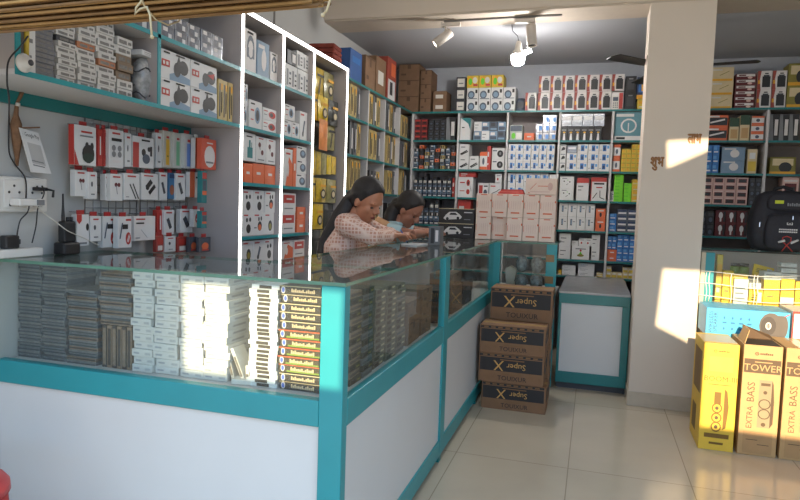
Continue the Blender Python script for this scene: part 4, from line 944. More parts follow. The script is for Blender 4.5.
paint(p, art, w, h, 0, eps=.001); p.build('speaker_picture', yo)
t = B(); t.box(-w/2+.003, w/2-.003, .05, d-.05, h, h+.0006, mat((206, 168, 100), .3)); t.build('tape', yo)
s = B(); paint(s, [R_(.15, .5, .85, .9, YCD), R_(.2, .1, .6, .35, YCD)], d, h, -w/2); q = s.build('side_print', yo); q.rotation_euler = (0, 0, -PI/2); q.location = (0, d/2, 0)
def tower(x, label, flaps, w=.197, h=.635, d=.34):
    b = B(); b.box(-w/2, w/2, 0, d, 0, h, KT, .003)
    o = tag(b.build('speaker_carton', loc=(x, 3.985, 0)), label, 'carton', 'speaker cartons right of the pillar')
    p = B(); logo(p, w, h, -.0035, .34, .925, .010, KP)
    paint(p, [R_(.01, .01, .99, .99, KT), R_(.03, .75, .97, .875, KP), T('TOWER', .52, .795, .062, KT), R_(.3, .845, .75, .853, KT), R_(.12, .02, .88, .22, mat((178, 138, 92), .7)), R_(.5, .10, .8, .106, KP), R_(.2, .14, .5, .146, KP)], w, h, 0)
    p.build('printed_front', o)
    p = B(); p.text('EXTRA', ((.26-.5)*w, -.0012, .345*h), (0, 0, 1), (-1, 0, 0), .155*w, KP); p.build('lettering', o)
    p = B(); p.text('BASS', ((.26-.5)*w, -.0012, .575*h), (0, 0, 1), (-1, 0, 0), .2*w, KP); p.build('lettering', o)
    p = B(); art = [R_(.46, .26, .78, .69, KPL), ('p', [(.78, .26), (.86, .3), (.86, .5), (.82, .66), (.78, .69)], KP), R_(.5, .64, .74, .665, KP), O(.62, .58, .05, .016, KP)]
    for v in (.475, .385): art += [O(.62, v, .16, .047, KP), O(.62, v, .13, .038, KPL)]
    art += [O(.62, .29, .06, .018, KP)]
    paint(p, art, w, h, 0, eps=.001); p.build('speaker_picture', o)
    if flaps:
        # lid left open: pale left flap leaning out, dark underside of the far flap
        f = B(); f.mesh([(-w/2+.004, .02, h+.001), (-w/2+.004, .20, h+.001), (-w/2+.03, .18, h+.085), (-w/2+.03, .05, h+.075), (-w/2+.008, .02, h+.001), (-w/2+.008, .20, h+.001), (-w/2+.034, .18, h+.083), (-w/2+.034, .05, h+.073)], [(3,2,1,0), (4,5,6,7), (0,1,5,4), (1,2,6,5), (2,3,7,6), (3,0,4,7)], KT); f.build('flap', o)
        f = B(); f.mesh([(-w/2+.03, .204, h+.001), (w/2-.004, .204, h+.001), (w/2-.01, .25, h+.022), (-w/2+.036, .25, h+.075), (-w/2+.03, .208, h+.001), (w/2-.004, .208, h+.001), (w/2-.01, .254, h+.022), (-w/2+.036, .254, h+.075)], [(0,1,2,3), (7,6,5,4), (0,4,5,1), (1,5,6,2), (2,6,7,3), (3,7,4,0)], KP); f.build('flap', o)
        f = B(); f.face([(-w/2+.008, .006, h+.0006), (w/2-.008, .006, h+.0006), (w/2-.008, .2, h+.0006), (-w/2+.008, .2, h+.0006)], mat((58, 44, 32), .8)); f.build('shade_sheet', o)  # dark sheet on the closed top, painting the shade inside the carton
    else:
        t = B(); t.box(-.03, .03, .003, d-.003, h, h+.0006, mat((200, 168, 120), .25)); t.build('tape', o)
    return o
tower(.950, 'brown tower speaker carton with raised open flaps, middle of the floor row', True)
tower(1.163, 'brown tower speaker carton cut off by right photo edge', False)
# cartons behind: brown stack carrying the blue speaker carton
o = item('brown_label', 'carton', .34, .34, .60, (.90, 4.36, 0), 0, 'tall brown carton behind the yellow speaker carton', 'carton')
WRP = mat((190, 160, 120), .35, var=.2, scale=20)
KIND['wrapped_brown'] = (WRP, [R_(.1, .05, .9, .4, BROWND), R_(.3, .55, .7, .75, RED)], None)
o = item('brown', 'carton', .5, .30, .60, (1.345, 4.38, 0), 0, 'wide brown carton behind the brown tower cartons', 'carton')
SB_ = mat((72, 170, 214), .45, var=.04); DSP = mat((92, 84, 78), .5); 
p0, p1 = atY(707, 307, 4.36), atY(791, 312, 4.36)
w = p1.x-p0.x; h = p0.z-.603-.002; d = .3
b = B(); b.box(-w/2, w/2, 0, d, 0, h, SB_, .003)
bo = tag(b.build('speaker_carton', loc=((p0.x+p1.x)/2, 4.36, .603)), 'sky blue wireless speaker carton lying behind the tower cartons', 'carton')
p = B(); k = h; p.text('WIRELESS', ((.06-.5)*w, -.001, .5*k), (0, 0, 1), (-1, 0, 0), .05*w, NAVY); p.build('lettering', bo); p = B(); p.text('SPEAKER', ((.115-.5)*w, -.001, .5*k), (0, 0, 1), (-1, 0, 0), .05*w, NAVY); p.build('lettering', bo)
p = B(); art = [R_(.17, .04, .995, .96, SB_), O(.78, .5, .14, .46, DSP), R_(.78, .12, .93, .88, DSP), O(.93, .5, .05, .38, DSP), O(.75, .5, .09, .33, mat((70, 62, 58), .5)), O(.75, .5, .035, .13, PALE), O(.75, .5, .022, .085, DSP), R_(.74, .44, .745, .56, PALE), R_(.757, .44, .762, .56, PALE), L(.93, .85, .99, .95, .03, RED)]
for i in range(4):
    art += [O(.22+.1*i, .68, .012, .05, mat((40, 110, 160), .5)), R_(.2+.1*i, .48, .25+.1*i, .54, mat((40, 110, 160), .5)), O(.22+.1*i, .3, .012, .05, mat((40, 110, 160), .5))]
paint(p, art, w, h, 0); p.build('speaker_picture', bo)
KIND['red_edge'] = (mat((232, 226, 216), .5), [R_(0, 0, .02, 1, RED), R_(0, .92, 1, 1, RED), R_(0, 0, 1, .05, RED), T('RE', .22, .45, .22, INK), R_(.14, .68, .3, .72, GREY)], None)
item('red_edge', 'carton', .42, .3, .19, (p1.x+.224, 4.37, .603), 0, 'white and red carton at frame edge beside the sky blue carton', 'carton')
# ---------------- inside the right showcase
YY = mat((232, 190, 30), .5, var=.05); 
RDZ = .7605
KIND['yellow_tall'] = (YY, [R_(.1, .8, .9, .86, AMBER), R_(.2, .35, .6, .4, OLIVE), R_(.1, .05, .9, .1, AMBER)], None)
KIND['yellow_word'] = (YY, [R_(.15, .3, .55, .36, INK), R_(.15, .45, .5, .5, INK), R_(.15, .6, .6, .64, INK), R_(.65, .2, .9, .8, WHITE)], None)
KIND['yellow_redbase'] = (YY, [R_(0, 0, 1, .35, WHITE), R_(0, 0, 1, .1, RED), R_(.1, .5, .9, .54, AMBER)], None)
KIND['white_note'] = (WHITE, [R_(.1, .2, .8, .26, GREY), R_(.1, .4, .7, .46, GREY), R_(.1, .6, .8, .66, GREY)], None)
def sc(kind, x0, x1, y0, y1, label, d=.1, yy=4.80, z=None, rot=None, name='packet_box'):
    p, q = atY((x0+x1)/2, y1, yy), atY((x0+x1)/2, y0, yy); w = atY(x1, y0, yy).x-atY(x0, y0, yy).x
    zz = RDZ if z is None else z
    o = item(kind, name, w, d, q.z-zz, (p.x, yy, zz), 0, label, 'box')
    if rot: o.rotation_euler = rot
    return o, q.z
sc('yellow_plain', 714.5, 720.5, 254.5, 300, 'tall narrow yellow box against teal showcase post', d=.06, yy=4.86)
sc('yellow_tall', 721.5, 732, 271, 300, 'yellow upright box, second from showcase post', yy=4.81)
o, zt = sc('white_note', 733, 747.5, 279, 300, 'white printed box between yellow showcase boxes')
sc('yellow_plain', 733, 748, 274.5, 279, 'flat yellow box on white printed showcase box', z=zt+.001)
o, zt = sc('yellow_word', 748.5, 762.5, 289, 300, 'yellow box with black words in showcase')
sc('white_plain', 749, 761, 283, 289, 'low white box on yellow box with words', z=zt+.001)
o, zt2 = sc('yellow_tall', 763, 779, 280, 300, 'wide yellow box in centre of showcase')
sc('white_plain', 763.5, 782, 272, 280, 'white box lying on wide yellow showcase box', z=zt2+.001, rot=(0, 0, .1))
o, zt3 = sc('yellow_redbase', 780, 793.5, 279, 301, 'yellow box with red and white base in showcase')
for j in range(3): sc('white_plain', 781, 797, 279-(j+1)*5.2, 279-j*5.2, 'white flat box, %s on the red-based showcase box' % rowname(j, 3), z=zt3+.001+j*.0405)
sc('yellow_tall', 794.5, 812, 282, 302, 'yellow box in showcase at the right photo edge')
# tilted yellow packet and two green jars at the back
p = atY(760, 278, 4.95)
sh = boxo('packet_riser', (-.16, .12, -.03, .08, 0, .17), mat((180, 176, 168), .6)); sh.location = (p.x-.02, 4.95, RDZ); sh.name = 'riser_box'
tag(sh, 'plain grey box at back of showcase under the tilted yellow packet', 'box')
item('yellow_word', 'packet_box', .13, .02, .085, (p.x+.01, 4.93, RDZ+.186), 0, 'tilted striped yellow packet above white boxes in showcase', 'box').rotation_euler = (-.5, .22, .0)
for i, px_ in enumerate((737, 746)):
    p = atY(px_, 268, 5.02); b = B(); b.lathe([(.0, 0), (.032, 0), (.034, .01), (.034, .06), (.028, .07), (.0, .071)], mat((120, 150, 60), .4), seg=16)
    jo = tag(b.build('jar', loc=(p.x, 5.08, RDZ+.17)), ('left' if i == 0 else 'right')+' small green jar at the back of the showcase', 'jar')
    c = B(); c.lathe([(0, .0715), (.031, .0715), (.031, .09), (.0, .092)], DGREY, seg=16); c.build('lid', jo)
sh = boxo('riser_box', (-.10, .10, -.05, .05, 0, .169), mat((150, 140, 120), .6)); sh.location = (atY(741, 268, 5.02).x, 5.08, RDZ); tag(sh, 'dull brown box under the two green jars in showcase', 'box')
# white twine netting across the showcase front
TW = mat((228, 224, 214), .7)
b = B()
xa, xb = .70, 1.5
for k, z in enumerate((.80, .885, .965)):
    b.tube([(xa+(xb-xa)*i/12, 4.752-.004*math.sin(PI*i/12), z+.012*math.cos(i/12*PI*2)+.01*k*i/12) for i in range(13)], .0028, TW, 5)
for x in (.755, .775, .91, 1.05, 1.07): b.tube([(x+.006*math.sin(i), 4.750, .772+.2*i/6) for i in range(7)], .0025, TW, 5)
tag(b.build('twine', loc=(0, 0, 0)), 'white twine net tied across the showcase glass', 'twine')
# ================================================================= LEFT WALL: WIRE PANELS AND HANGING PACKS
WIRE = mat((150, 148, 146), .35, metal=.6, var=.05)
panels = []
for (ya, yb, nm) in ((2.235, 2.56, 'wire grid panel on left wall nearer the switchboard, full of hanging packs'), (2.585, 2.945, 'wire grid panel on left wall beside the lit rack, full of hanging packs')):
    g_ = tag(empty('wire_grid', (XW+.014, (ya+yb)/2, 1.2)), nm, 'display grid')
    w = yb-ya; f = B(); h = .50
    f.tube([(0, -w/2, 0), (0, w/2, 0), (0, w/2, h), (0, -w/2, h)], .0035, WIRE, 6, closed=True); f.build('wire_frame', g_)
    m_ = B(); n = 7
    for i in range(1, n): m_.tube([(0, -w/2+w*i/n, 0), (0, -w/2+w*i/n, h)], .0018, WIRE, 5)
    for j in range(1, 15): m_.tube([(.003, -w/2, h*j/15), (.003, w/2, h*j/15)], .0018, WIRE, 5)
    m_.build('wire_mesh', g_); panels.append((g_, ya, yb))
KIND.update({
 'pod_box': (WHITE, [R_(.05, .9, .95, 1, PALE), R_(.3, .82, .8, .87, RED), R_(.25, .72, .85, .76, GREY), ('p', [(0, .4), (.2, 0), (0, 0)], RED), O(.62, .3, .28, .24, BLACK), O(.62, .2, .26, .12, mat((30, 52, 46), .3)), O(.55, .5, .08, .1, BLACK), O(.78, .5, .08, .1, BLACK)], [R_(0, 0, 1, 1, RED)]),
 'red_edge_box': (RED, [R_(.2, .2, .8, .9, mat((170, 40, 36), .5)), R_(.4, .3, .6, .8, PALE)], None),
 'qc_box': (WHITE, [R_(.2, .88, .75, .93, RED), R_(.15, .7, .85, .78, INK), O(.3, .52, .14, .08, GREY), O(.7, .52, .14, .08, GREY), O(.3, .36, .14, .08, GREY), O(.7, .36, .14, .08, GREY), R_(.2, .14, .8, .2, PALE)], None),
 'acc_box': (WHITE, [R_(0, 0, .28, .8, RED), R_(.4, .86, .8, .92, INK), O(.5, .5, .1, .12, BLACK), O(.62, .3, .18, .16, SLATE), L(.85, .4, .85, .72, .1, BLACK), O(.75, .62, .08, .08, BLACK)], None),
 'cable_box': (WHITE, [R_(.2, .86, .75, .92, RED), L(.35, .6, .75, .05, .07, BLACK), L(.55, .62, .92, .05, .07, BLACK), R_(.1, .1, .3, .13, GREY)], None),
 'adapter_box': (WHITE, [R_(.15, .88, .7, .93, RED), L(.3, .45, .6, .72, .2, BLACK), L(.45, .25, .8, .55, .16, BLACK), O(.35, .45, .1, .08, BLACK)], None),
 'ear_box': (WHITE, [R_(.2, .86, .8, .92, RED), O(.45, .6, .12, .08, MAROON), O(.68, .6, .12, .08, MAROON), L(.45, .58, .55, .25, .05, GREY)], None),
 'key_box': (WHITE, [R_(.15, .86, .75, .92, RED), L(.3, .65, .62, .25, .28, DGREY), O(.45, .5, .1, .06, SLATE)], None),
 'white_blank': (WHITE, [R_(.25, .84, .75, .9, RED), O(.4, .55, .1, .1, DGREY), R_(.3, .15, .7, .2, GREY)], None),
 'red_patch': (WHITE, [R_(.55, .86, .95, .92, RED), O(.74, .3, .2, .2, RED), L(.65, .2, .8, .42, .05, PALE), L(.72, .18, .85, .38, .05, PALE), R_(.3, .6, .7, .75, INK), L(.12, .3, .3, .8, .08, SLATE)], None),
 'red_corner': (WHITE, [('p', [(0, 1), (.4, 1), (.4, .8), (.2, .7), (0, .8)], RED), O(.85, .6, .12, .12, BLACK), R_(.1, .06, .8, .12, GREY)], None),
 'charger_box': (PALE, [R_(.08, .84, .5, .9, RED), R_(.08, .68, .45, .74, INK), ('p', [(.3, .45), (.6, .75), (.95, .55), (.9, .2), (.6, .12)], WHITE), L(.3, .45, .6, .12, .02, GREY), R_(.05, .1, .25, .14, GREY)], None),
 'blister_y': (mat((190, 186, 176), .3), [R_(.3, .08, .7, .78, mat((216, 170, 60), .4)), R_(.34, .8, .66, .86, RED), R_(.4, .3, .6, .34, OLIVE)], None),
 'blister_g': (mat((190, 190, 182), .3), [R_(.3, .08, .7, .76, mat((120, 180, 140), .4)), R_(.34, .8, .66, .86, RED)], None),
 'blister_b': (mat((190, 190, 188), .3), [R_(.3, .06, .7, .72, mat((110, 140, 200), .4)), R_(.34, .76, .66, .84, RED)], None),
 'orange_round': (mat((206, 90, 66), .5), [O(.55, .42, .36, .36, PALE), R_(.35, .84, .75, .88, PALE), R_(.3, .2, .8, .26, GREY)], None),
 'blue_photo': (mat((60, 110, 150), .45), [O(.5, .35, .35, .2, mat((150, 90, 60), .5)), R_(.1, .8, .9, .95, NAVY)], None),
 'orange_white': (WHITE, [R_(0, 0, .45, 1, ORANGE), R_(.55, .75, .9, .82, INK)], None),
 'teal_red': (TEALP, [R_(.1, .75, .9, .95, RED), R_(.2, .4, .8, .7, SLATE), R_(.1, .25, .9, .38, ORANGE)], None),
 'red_blister': (mat((150, 60, 52), .35), [R_(.15, .5, .85, .85, RED), R_(.2, .1, .8, .4, PALE)], None),
 'dark_pouch': (mat((70, 72, 80), .35), [R_(.2, .75, .8, .9, SLATE), O(.5, .4, .3, .25, ORANGE), R_(.2, .1, .8, .2, RED)], None),
 'swirl': (WHITE, [O(.5, .5, .3, .28, RED), L(.35, .4, .65, .6, .1, WHITE), R_(.2, .88, .8, .94, PALE)], None),
})
TABM = mat((160, 40, 40), .4)
def hang(kind, px0, px1, py0, py1, label, off=.07, th=.028, tab=True, cat='pack'):
    X = XW+off+.02*((px0*7) % 3)/2
    pb_, pt = atX((px0+px1)/2, py1, X), atX((px0+px1)/2, py0, X)
    w = atX(px1, py0, X).y-atX(px0, py0, X).y; h = pt.z-pb_.z
    o = bpy.data.objects.new('hanging_pack', carton_mesh(kind, w*.96, th, h)); COL.objects.link(o)
    pb_.y = min(pb_.y, 2.962-w/2)
    o.location = (X, pb_.y, pb_.z); o.rotation_euler = (0, 0, PI/2)
    tag(o, label, cat, 'packs hanging on the left wall grids')
    t = B(); t.box(-min(.02, w*.3), min(.02, w*.3), th*.45, th*.55, h-.001, h+.018, TABM if tab else OFFW); t.build('hang_tab', o)
    pn, ya, yb = panels[0] if pb_.y < 2.572 else panels[1]
    k = B(); l = pn.location; z = pt.z+.009
    zz = z; k.tube([((0 if off < .104 else X-.0205-l.x), pb_.y-l.y, zz-l.z), (X-th*.55-.0035-l.x, pb_.y-l.y, zz-l.z)], .0022, CHROME, 6); k.build('hook', pn)
H = hang
H('pod_box', 74, 97, 126, 165.5, 'white pack with dark earbud case picture, top left of wall grids', off=.085)
H('red_edge_box', 97.6, 102.8, 129, 166, 'red pack edge, first of two beside the earbud case pack', off=.075)
H('red_edge_box', 103.3, 108.4, 129.3, 166.3, 'red pack edge, second of two beside the earbud case pack', off=.075)
H('qc_box', 109, 124, 130, 168, 'white pack with four grey round pictures in top row', off=.085)
H('white_blank', 125, 131.5, 133, 167, 'narrow grey-white pack right of four round pictures pack')
H('acc_box', 132.5, 154.5, 137, 168, 'white pack with red side and small black accessories picture', off=.085)
H('white_blank', 156, 162, 133, 168, 'slim pale pack left of the yellow blister')
H('blister_y', 163, 172, 131, 168, 'clear blister with yellow card in top row')
H('blister_g', 173.5, 182, 133, 168.5, 'clear blister with green card in top row')
H('blister_b', 184, 193, 134, 168.5, 'clear blister with blue card in top row', off=0.105)
H('orange_white', 195, 200.5, 138, 168.5, 'narrow orange and white pack right of blue blister', tab=False, off=0.15)
H('orange_round', 201, 216.5, 139, 169.5, 'orange pack with white disc, rightmost in top row', off=0.2)
H('ear_box', 75, 87, 170, 196.5, 'white earphone pack, leftmost in middle row')
H('white_blank', 88, 97.5, 172, 199, 'white pack with dark dot, second in middle row')
H('white_blank', 105, 109, 174, 200.5, 'thin white pack, edge on, in middle row')
H('ear_box', 110, 123, 174, 201, 'white pack with maroon earphones in middle row')
H('cable_box', 124, 140, 173.5, 200, 'white pack with two black cables in middle row', off=.085)
H('adapter_box', 141, 158.5, 173.5, 200, 'white pack with black adapters picture in middle row', off=.085)
H('key_box', 159.5, 167.5, 172.5, 200.5, 'white pack with small pictures beside the blue photo pack')
H('blue_photo', 168.5, 175, 173, 199, 'blue photo pack in the middle row')
H('key_box', 176.2, 185.5, 173.5, 200.5, 'white pack with dark key-shaped gadget in middle row', off=.085)
H('orange_white', 189.5, 200.5, 172, 197.5, 'orange and white pack in middle row', off=0.105)
H('teal_red', 201.5, 207, 171, 203, 'teal and red pack, rightmost in middle row', off=0.2)
H('red_corner', 76.5, 89.5, 214.5, 246, 'white pack with red corner, leftmost of bottom row')
H('white_blank', 90.2, 101.5, 216, 241.5, 'plain white pack in bottom row')
H('red_patch', 102.5, 117.2, 216.2, 247.5, 'white pack with grey gadget, left of red-circle pack')
H('red_patch', 117.8, 132, 216.5, 248, 'white pack with red circle and grey earpiece', off=.085)
H('charger_box', 134, 156, 216, 240.5, 'pale pack with big white charger picture in bottom row', off=.085)
H('red_edge_box', 157, 163.5, 210, 238, 'red pack edge in bottom row')
H('key_box', 164.3, 174.5, 210, 234.5, 'white pack with black car adapter in bottom row', off=.085)
H('key_box', 180, 193, 209, 232.5, 'white pack with grey adapter in bottom row', off=.085)
H('swirl', 193.6, 200.5, 209.5, 227, 'white pack with red swirl in bottom row', off=0.105)
H('teal_red', 201.2, 207, 211, 228, 'small teal and red pack, rightmost in bottom row', off=0.2)
for i, (a, c, m) in enumerate(((156, 164, 'red_blister'), (165, 176, 'white_blank'), (177, 188, 'red_blister'), (189, 198, 'dark_pouch'), (199, 211, 'dark_pouch'))):
    H(m, a, c, 236+i*.3, 252, '%s small pack, %s in lowest row above the counter glass' % (('red', 'white', 'red', 'dark', 'dark and orange')[i], colname(i, 5)), off=.11+.035*max(0, i-2), th=.02)
# ---------------------------------------------------------------- switchboard, sockets, plugs, cables
IVORY = mat((214, 210, 204), .4, var=.02); SOCK = mat((60, 58, 56), .5)
def on_wall(px_, py_, off): return atX(px_, py_, XW+off)
p0, p1 = on_wall(-26, 174, .03), on_wall(47, 212, .03)
ya, yb, z0, z1 = p0.y, p1.y, p1.z, p0.z
sb = tag(empty('switchboard', (XW+.001, (ya+yb)/2, z0)), 'white electric switchboard with sockets on left wall under payment sign', 'switchboard')
w, h = yb-ya, z1-z0
b = B(); b.box(0, .032, -w/2, w/2, 0, h, IVORY, .006); b.build('cover', sb)
for i in range(3):
    yc_ = -w/2+w*(.17+.33*i)
    b = B(); b.box(.032, .036, yc_-w*.14, yc_+w*.14, h*.12, h*.9, IVORY, .002)
    for (dy, dz) in ((0, .74), (-.022, .56), (.022, .56), (0, .32), (-.018, .2), (.018, .2)): b.cyl((.0355, yc_+dy, h*dz), (.0366, yc_+dy, h*dz), .005, SOCK, seg=10)
    b.build('socket_plate', sb)
def wall_local(o, px_, py_, off): return on_wall(px_, py_, off)-o.location
ad = on_wall(22, 202, .038)
b = B(); b.box(0, .05, -.055, .055, -.014, .014, IVORY, .005); b.box(.05, .056, .02, .05, -.01, .01, GREY)
ao = tag(b.build('power_adapter', loc=(XW+.0385, ad.y, ad.z)), 'white power adapter plugged into the switchboard', 'adapter')
bp_ = on_wall(38, 189, .038); ps = on_wall(33, 245, .05)
b = B(); b.box(0, .03, -.028, .02, -.007, .007, BLACK, .003); b.tube([(.03, .012, 0), (.045, .03, -.005), (.05, .022, -.03)], .005, BLACK, 6)
po = tag(b.build('black_plug', loc=(XW+.0385, bp_.y, bp_.z)), 'black plug in the right socket of the switchboard', 'plug')
def cable(name, pts, r, m, label, parent=None):
    b = B(); P = []
    q = [Vector(p) for p in pts]; n = len(q)
    for i in range(n-1):
        a, b1, c, d = q[max(i-1, 0)], q[i], q[i+1], q[min(i+2, n-1)]
        for k in range(6):
            t = k/6; P.append(.5*((2*b1)+(c-a)*t+(2*a-5*b1+4*c-d)*t*t+(3*b1-a-3*c+d)*t**3))
    P.append(q[-1]); b.tube(P, r, m, 6)
    o = b.build(name, parent)
    if label: tag(o, label, 'cable')
    return o
cable('cable', [on_wall(42, 186, .09), on_wall(44, 194, .07), on_wall(38, 208, .06), on_wall(36, 226, .05), on_wall(32, 243, .05)], .0028, BLACK, 'black cable dropping from the right socket to the power strip')
cable('cable', [on_wall(27, 201, .085), on_wall(29, 206, .08), on_wall(27, 213, .06), on_wall(20, 221, .05), on_wall(17, 236, .05)], .0028, BLACK, 'black cable from the white adapter to the black plug below')
cable('cable', [on_wall(34, 203, .085), on_wall(44, 213, .07), on_wall(56, 222, .09), on_wall(68, 231, .10), on_wall(84, 238, .10), on_wall(100, 246, .10)], .002, OFFW, 'thin white charging cable drooping past the walkie-talkie')
cable('cable', [on_wall(28, 36, .35), on_wall(21, 46, .35), on_wall(9, 60, .35), on_wall(7, 80, .345), on_wall(9, 98, .30), on_wall(9, 117, .04), on_wall(9, 150, .03), on_wall(14, 163, .03), on_wall(25, 178, .04), on_wall(26, 198, .085)], .0028, BLACK, 'long black cable hanging down left wall from overhead shelf')
# power strip and its plug on the counter
st = on_wall(-20, 250, .04); en = on_wall(36, 246, .04)
b = B(); L_ = en.y-st.y+.04; b.box(-.02, .025, -L_/2, L_/2, 0, .032, IVORY, .004)
so_ = b.build('power_strip', loc=(XW+.03, (st.y+en.y)/2+.0, ZT+.001)); tag(so_, 'white power strip lying along the wall on counter glass', 'power strip')
for i in range(3):
    k = B(); k.cyl((.002, -L_*.3+i*L_*.3, .0318), (.002, -L_*.3+i*L_*.3, .0328), .014, PALE, seg=14); k.build('socket', so_)
pp = on_wall(9, 238, .03)
b = B(); b.box(-.016, .018, -.03, .03, 0, .05, BLACK, .006); b.box(-.012, .012, .03, .04, .015, .035, DGREY, .003)
tag(b.build('power_plug', loc=(XW+.032, pp.y, ZT+.0345)), 'bulky black plug standing in the white power strip', 'plug')
# payment placard hanging from a brown rope
q = [on_wall(19, 127.5, .05), on_wall(38, 133, .05), on_wall(51, 174, .06), on_wall(31, 172, .06)]
b = B(); n_ = (q[1]-q[0]).cross(q[3]-q[0]).normalized(); n_ = -n_ if n_.x < 0 else n_
b.prism([p-n_*.002 for p in q], n_*.004, WHITE)
U = (q[0]-q[3]).normalized(); Rr = (q[1]-q[0]).normalized(); o0 = q[0]+n_*.0026
W_ = (q[1]-q[0]).length; H_ = (q[0]-q[3]).length
pl = b.build('payment_sign'); tag(pl, 'white payment placard hanging tilted above the switchboard', 'sign')
b = B(); b.text('Google Pay', o0+Rr*W_*.56-U*H_*.12, Rr, U, .0155, INK, width=W_*.74); 
for k in range(6):
    t = 2*PI*k/6; b.face([o0+Rr*(W_*.12+.005*math.cos(t+a))-U*(H_*.11+.005*math.sin(t+a)) for a in (0, .5, 1)], INK)
b.build('lettering', pl)
b = B(); b.face([o0+Rr*W_*.2-U*H_*.3, o0+Rr*W_*.92-U*H_*.3, o0+Rr*W_*.92-U*H_*.78, o0+Rr*W_*.2-U*H_*.78], mat((176, 174, 172), .6))
for k, v in ((.22, .6), (.86, .7), (.92, .8)): b.face([o0+Rr*W_*.2-U*H_*(v), o0+Rr*W_*.85-U*H_*(v), o0+Rr*W_*.85-U*H_*(v+.03), o0+Rr*W_*.2-U*H_*(v+.03)], GREY) if k > .5 else None
b.build('printed_panel', pl)
rope = mat((126, 92, 66), .85, var=.2, scale=60)
b = B(); P = [on_wall(22, 92, .022), on_wall(20, 97, .022), on_wall(17, 103, .022), on_wall(16, 115, .024), on_wall(16, 124, .024), on_wall(17, 140, .024), on_wall(17, 155, .018), on_wall(17, 166, .014)]
b.tube(P, [.008, .007, .006, .009, .02, .018, .009, .005], rope, 8)
ro = tag(b.build('rope', loc=(0, 0, 0)), 'brown frayed rope hanging on left wall beside the payment placard', 'rope')
b = B(); b.tube([on_wall(18, 103, .034), on_wall(17.8, 106, .034)], .008, OFFW, 8); b.build('knot', ro)
b = B(); b.box(-.002, .002, -.045, .045, -.002, .004, rope); s_ = b.build('hanger_bar', ro, loc=on_wall(30, 128, .045)); s_.rotation_euler = (.15, 0, 0)
# round white ceiling-rose style fitting on the overhead shelf's end
cp = atX(24, 63, XR+.004)
b = B(); b.lathe([(0, 0), (.030, 0), (.031, .005), (.026, .011), (.018, .014), (.016, .03), (0, .03)], IVORY, ax=(1, 0, .0), seg=22)
lo = b.build('lamp_holder', loc=(XR+.001, cp.y, cp.z)); tag(lo, 'round white lamp holder fixed to left end of overhead shelf', 'lamp holder')
b = B(); b.lathe([(0, .0305), (.010, .0305), (.010, .033), (0, .033)], DGREY, ax=(1, 0, 0), seg=14); b.build('contact', lo)
# walkie-talkie in its charging cradle
wp = (XW+.075, 2.075, ZT+.001)
b = B(); b.box(-.03, .03, -.042, .042, 0, .05, BLACK, .008)
wk = tag(b.build('walkie_talkie', loc=wp), 'black walkie-talkie standing in its charger on the counter by wall', 'walkie-talkie')
b = B(); b.box(-.018, .018, -.03, .03, .05, .135, mat((34, 34, 36), .5), .006); b.build('radio_body', wk)
b = B(); b.cyl((0, -.02, .133), (0, -.02, .155), .007, BLACK); b.lathe([(.0068, .155), (.0065, .16), (.0042, .2), (.0035, .245), (0, .247)], BLACK, c=(0, -.02, 0), seg=10); b.build('antenna', wk)
for y in (.004, .02):
    b = B(); b.cyl((0, y, .133), (0, y, .152), .0075, BLACK, seg=12); b.build('control_knob', wk)
# ================================================================= THE TWO WOMEN
def fuse(o, vox, it=4):
    r = o.modifiers.new('fuse', 'REMESH'); r.mode = 'VOXEL'; r.voxel_size = vox; r.use_smooth_shade = True
    s = o.modifiers.new('smooth', 'SMOOTH'); s.iterations = it; s.factor = .5
def xf(b, n, M):
    for i in range(n, len(b.v)): b.v[i] = tuple(M @ Vector(b.v[i]))
def head_shape(b, m):
    b.ball((-.012, 0, .032), .1, m, 20, 14, (.98, .78, 1.0))
    b.ball((.022, 0, -.035), .07, m, 18, 12, (.92, .86, 1.12))
    b.ball((.056, 0, -.088), .026, m, 12, 8, (1, 1.15, .9))
    b.ball((.07, 0, .022), .03, m, 12, 8, (.6, 1.9, .5))
    for s in (-1, 1):
        b.ball((.05, s*.034, -.025), .03, m, 12, 8, (.9, .9, 1))
        b.ball((-.004, s*.078, -.008), .03, m, 10, 8, (.6, .28, 1))
    b.tube([(.082, 0, .016), (.098, 0, -.012), (.107, 0, -.026)], [.007, .010, .0125], m, 10)
    for s in (-1, 1): b.ball((.094, s*.011, -.03), .009, m, 8, 6)
    b.ball((.078, 0, -.055), .016, m, 10, 6, (.6, 1.4, .45)); b.ball((.075, 0, -.068), .016, m, 10, 6, (.6, 1.3, .5))
def hand_shape(b, W, d, nrm, side, m, curl=.6, pinch=False):
    """palm, four fingers of different length and a thumb leaving the side of the palm"""
    d = Vector(d).normalized(); nrm = Vector(nrm); nrm = (nrm-d*nrm.dot(d)).normalized(); s = d.cross(nrm)*side; W = Vector(W)
    for k in range(4): b.tube([W+s*(k-1.5)*.010, W+d*.045+s*(k-1.5)*.016, W+d*.075+s*(k-1.5)*.019], [.014, .014, .011], m, 8)
    ln = (.060, .072, .078, .068)[::1]
    for k in range(4):
        p = W+d*.074+s*(k-1.5)*.019; l = ln[k]; pts = [p-d*.01, p]; a = .15
        for q in range(3):
            a += curl*(.55+.3*q); p = p+(d*math.cos(a)+nrm*math.sin(a))*l*(.42, .32, .26)[q]; pts.append(p)
        b.tube(pts, [.0092, .0092, .0085, .0078, .0062], m, 8)
    p = W+d*.02+s*.018; t1 = p+(d*.6+s*.6+nrm*.3).normalized()*.032; t2 = t1+(d*.9+s*.1+nrm*.5).normalized()*.028; t3 = t2+(d*.9-s*.35+nrm*.45).normalized()*.022
    b.tube([p, t1, t2, t3], [.012, .0105, .0092, .007], m, 8)
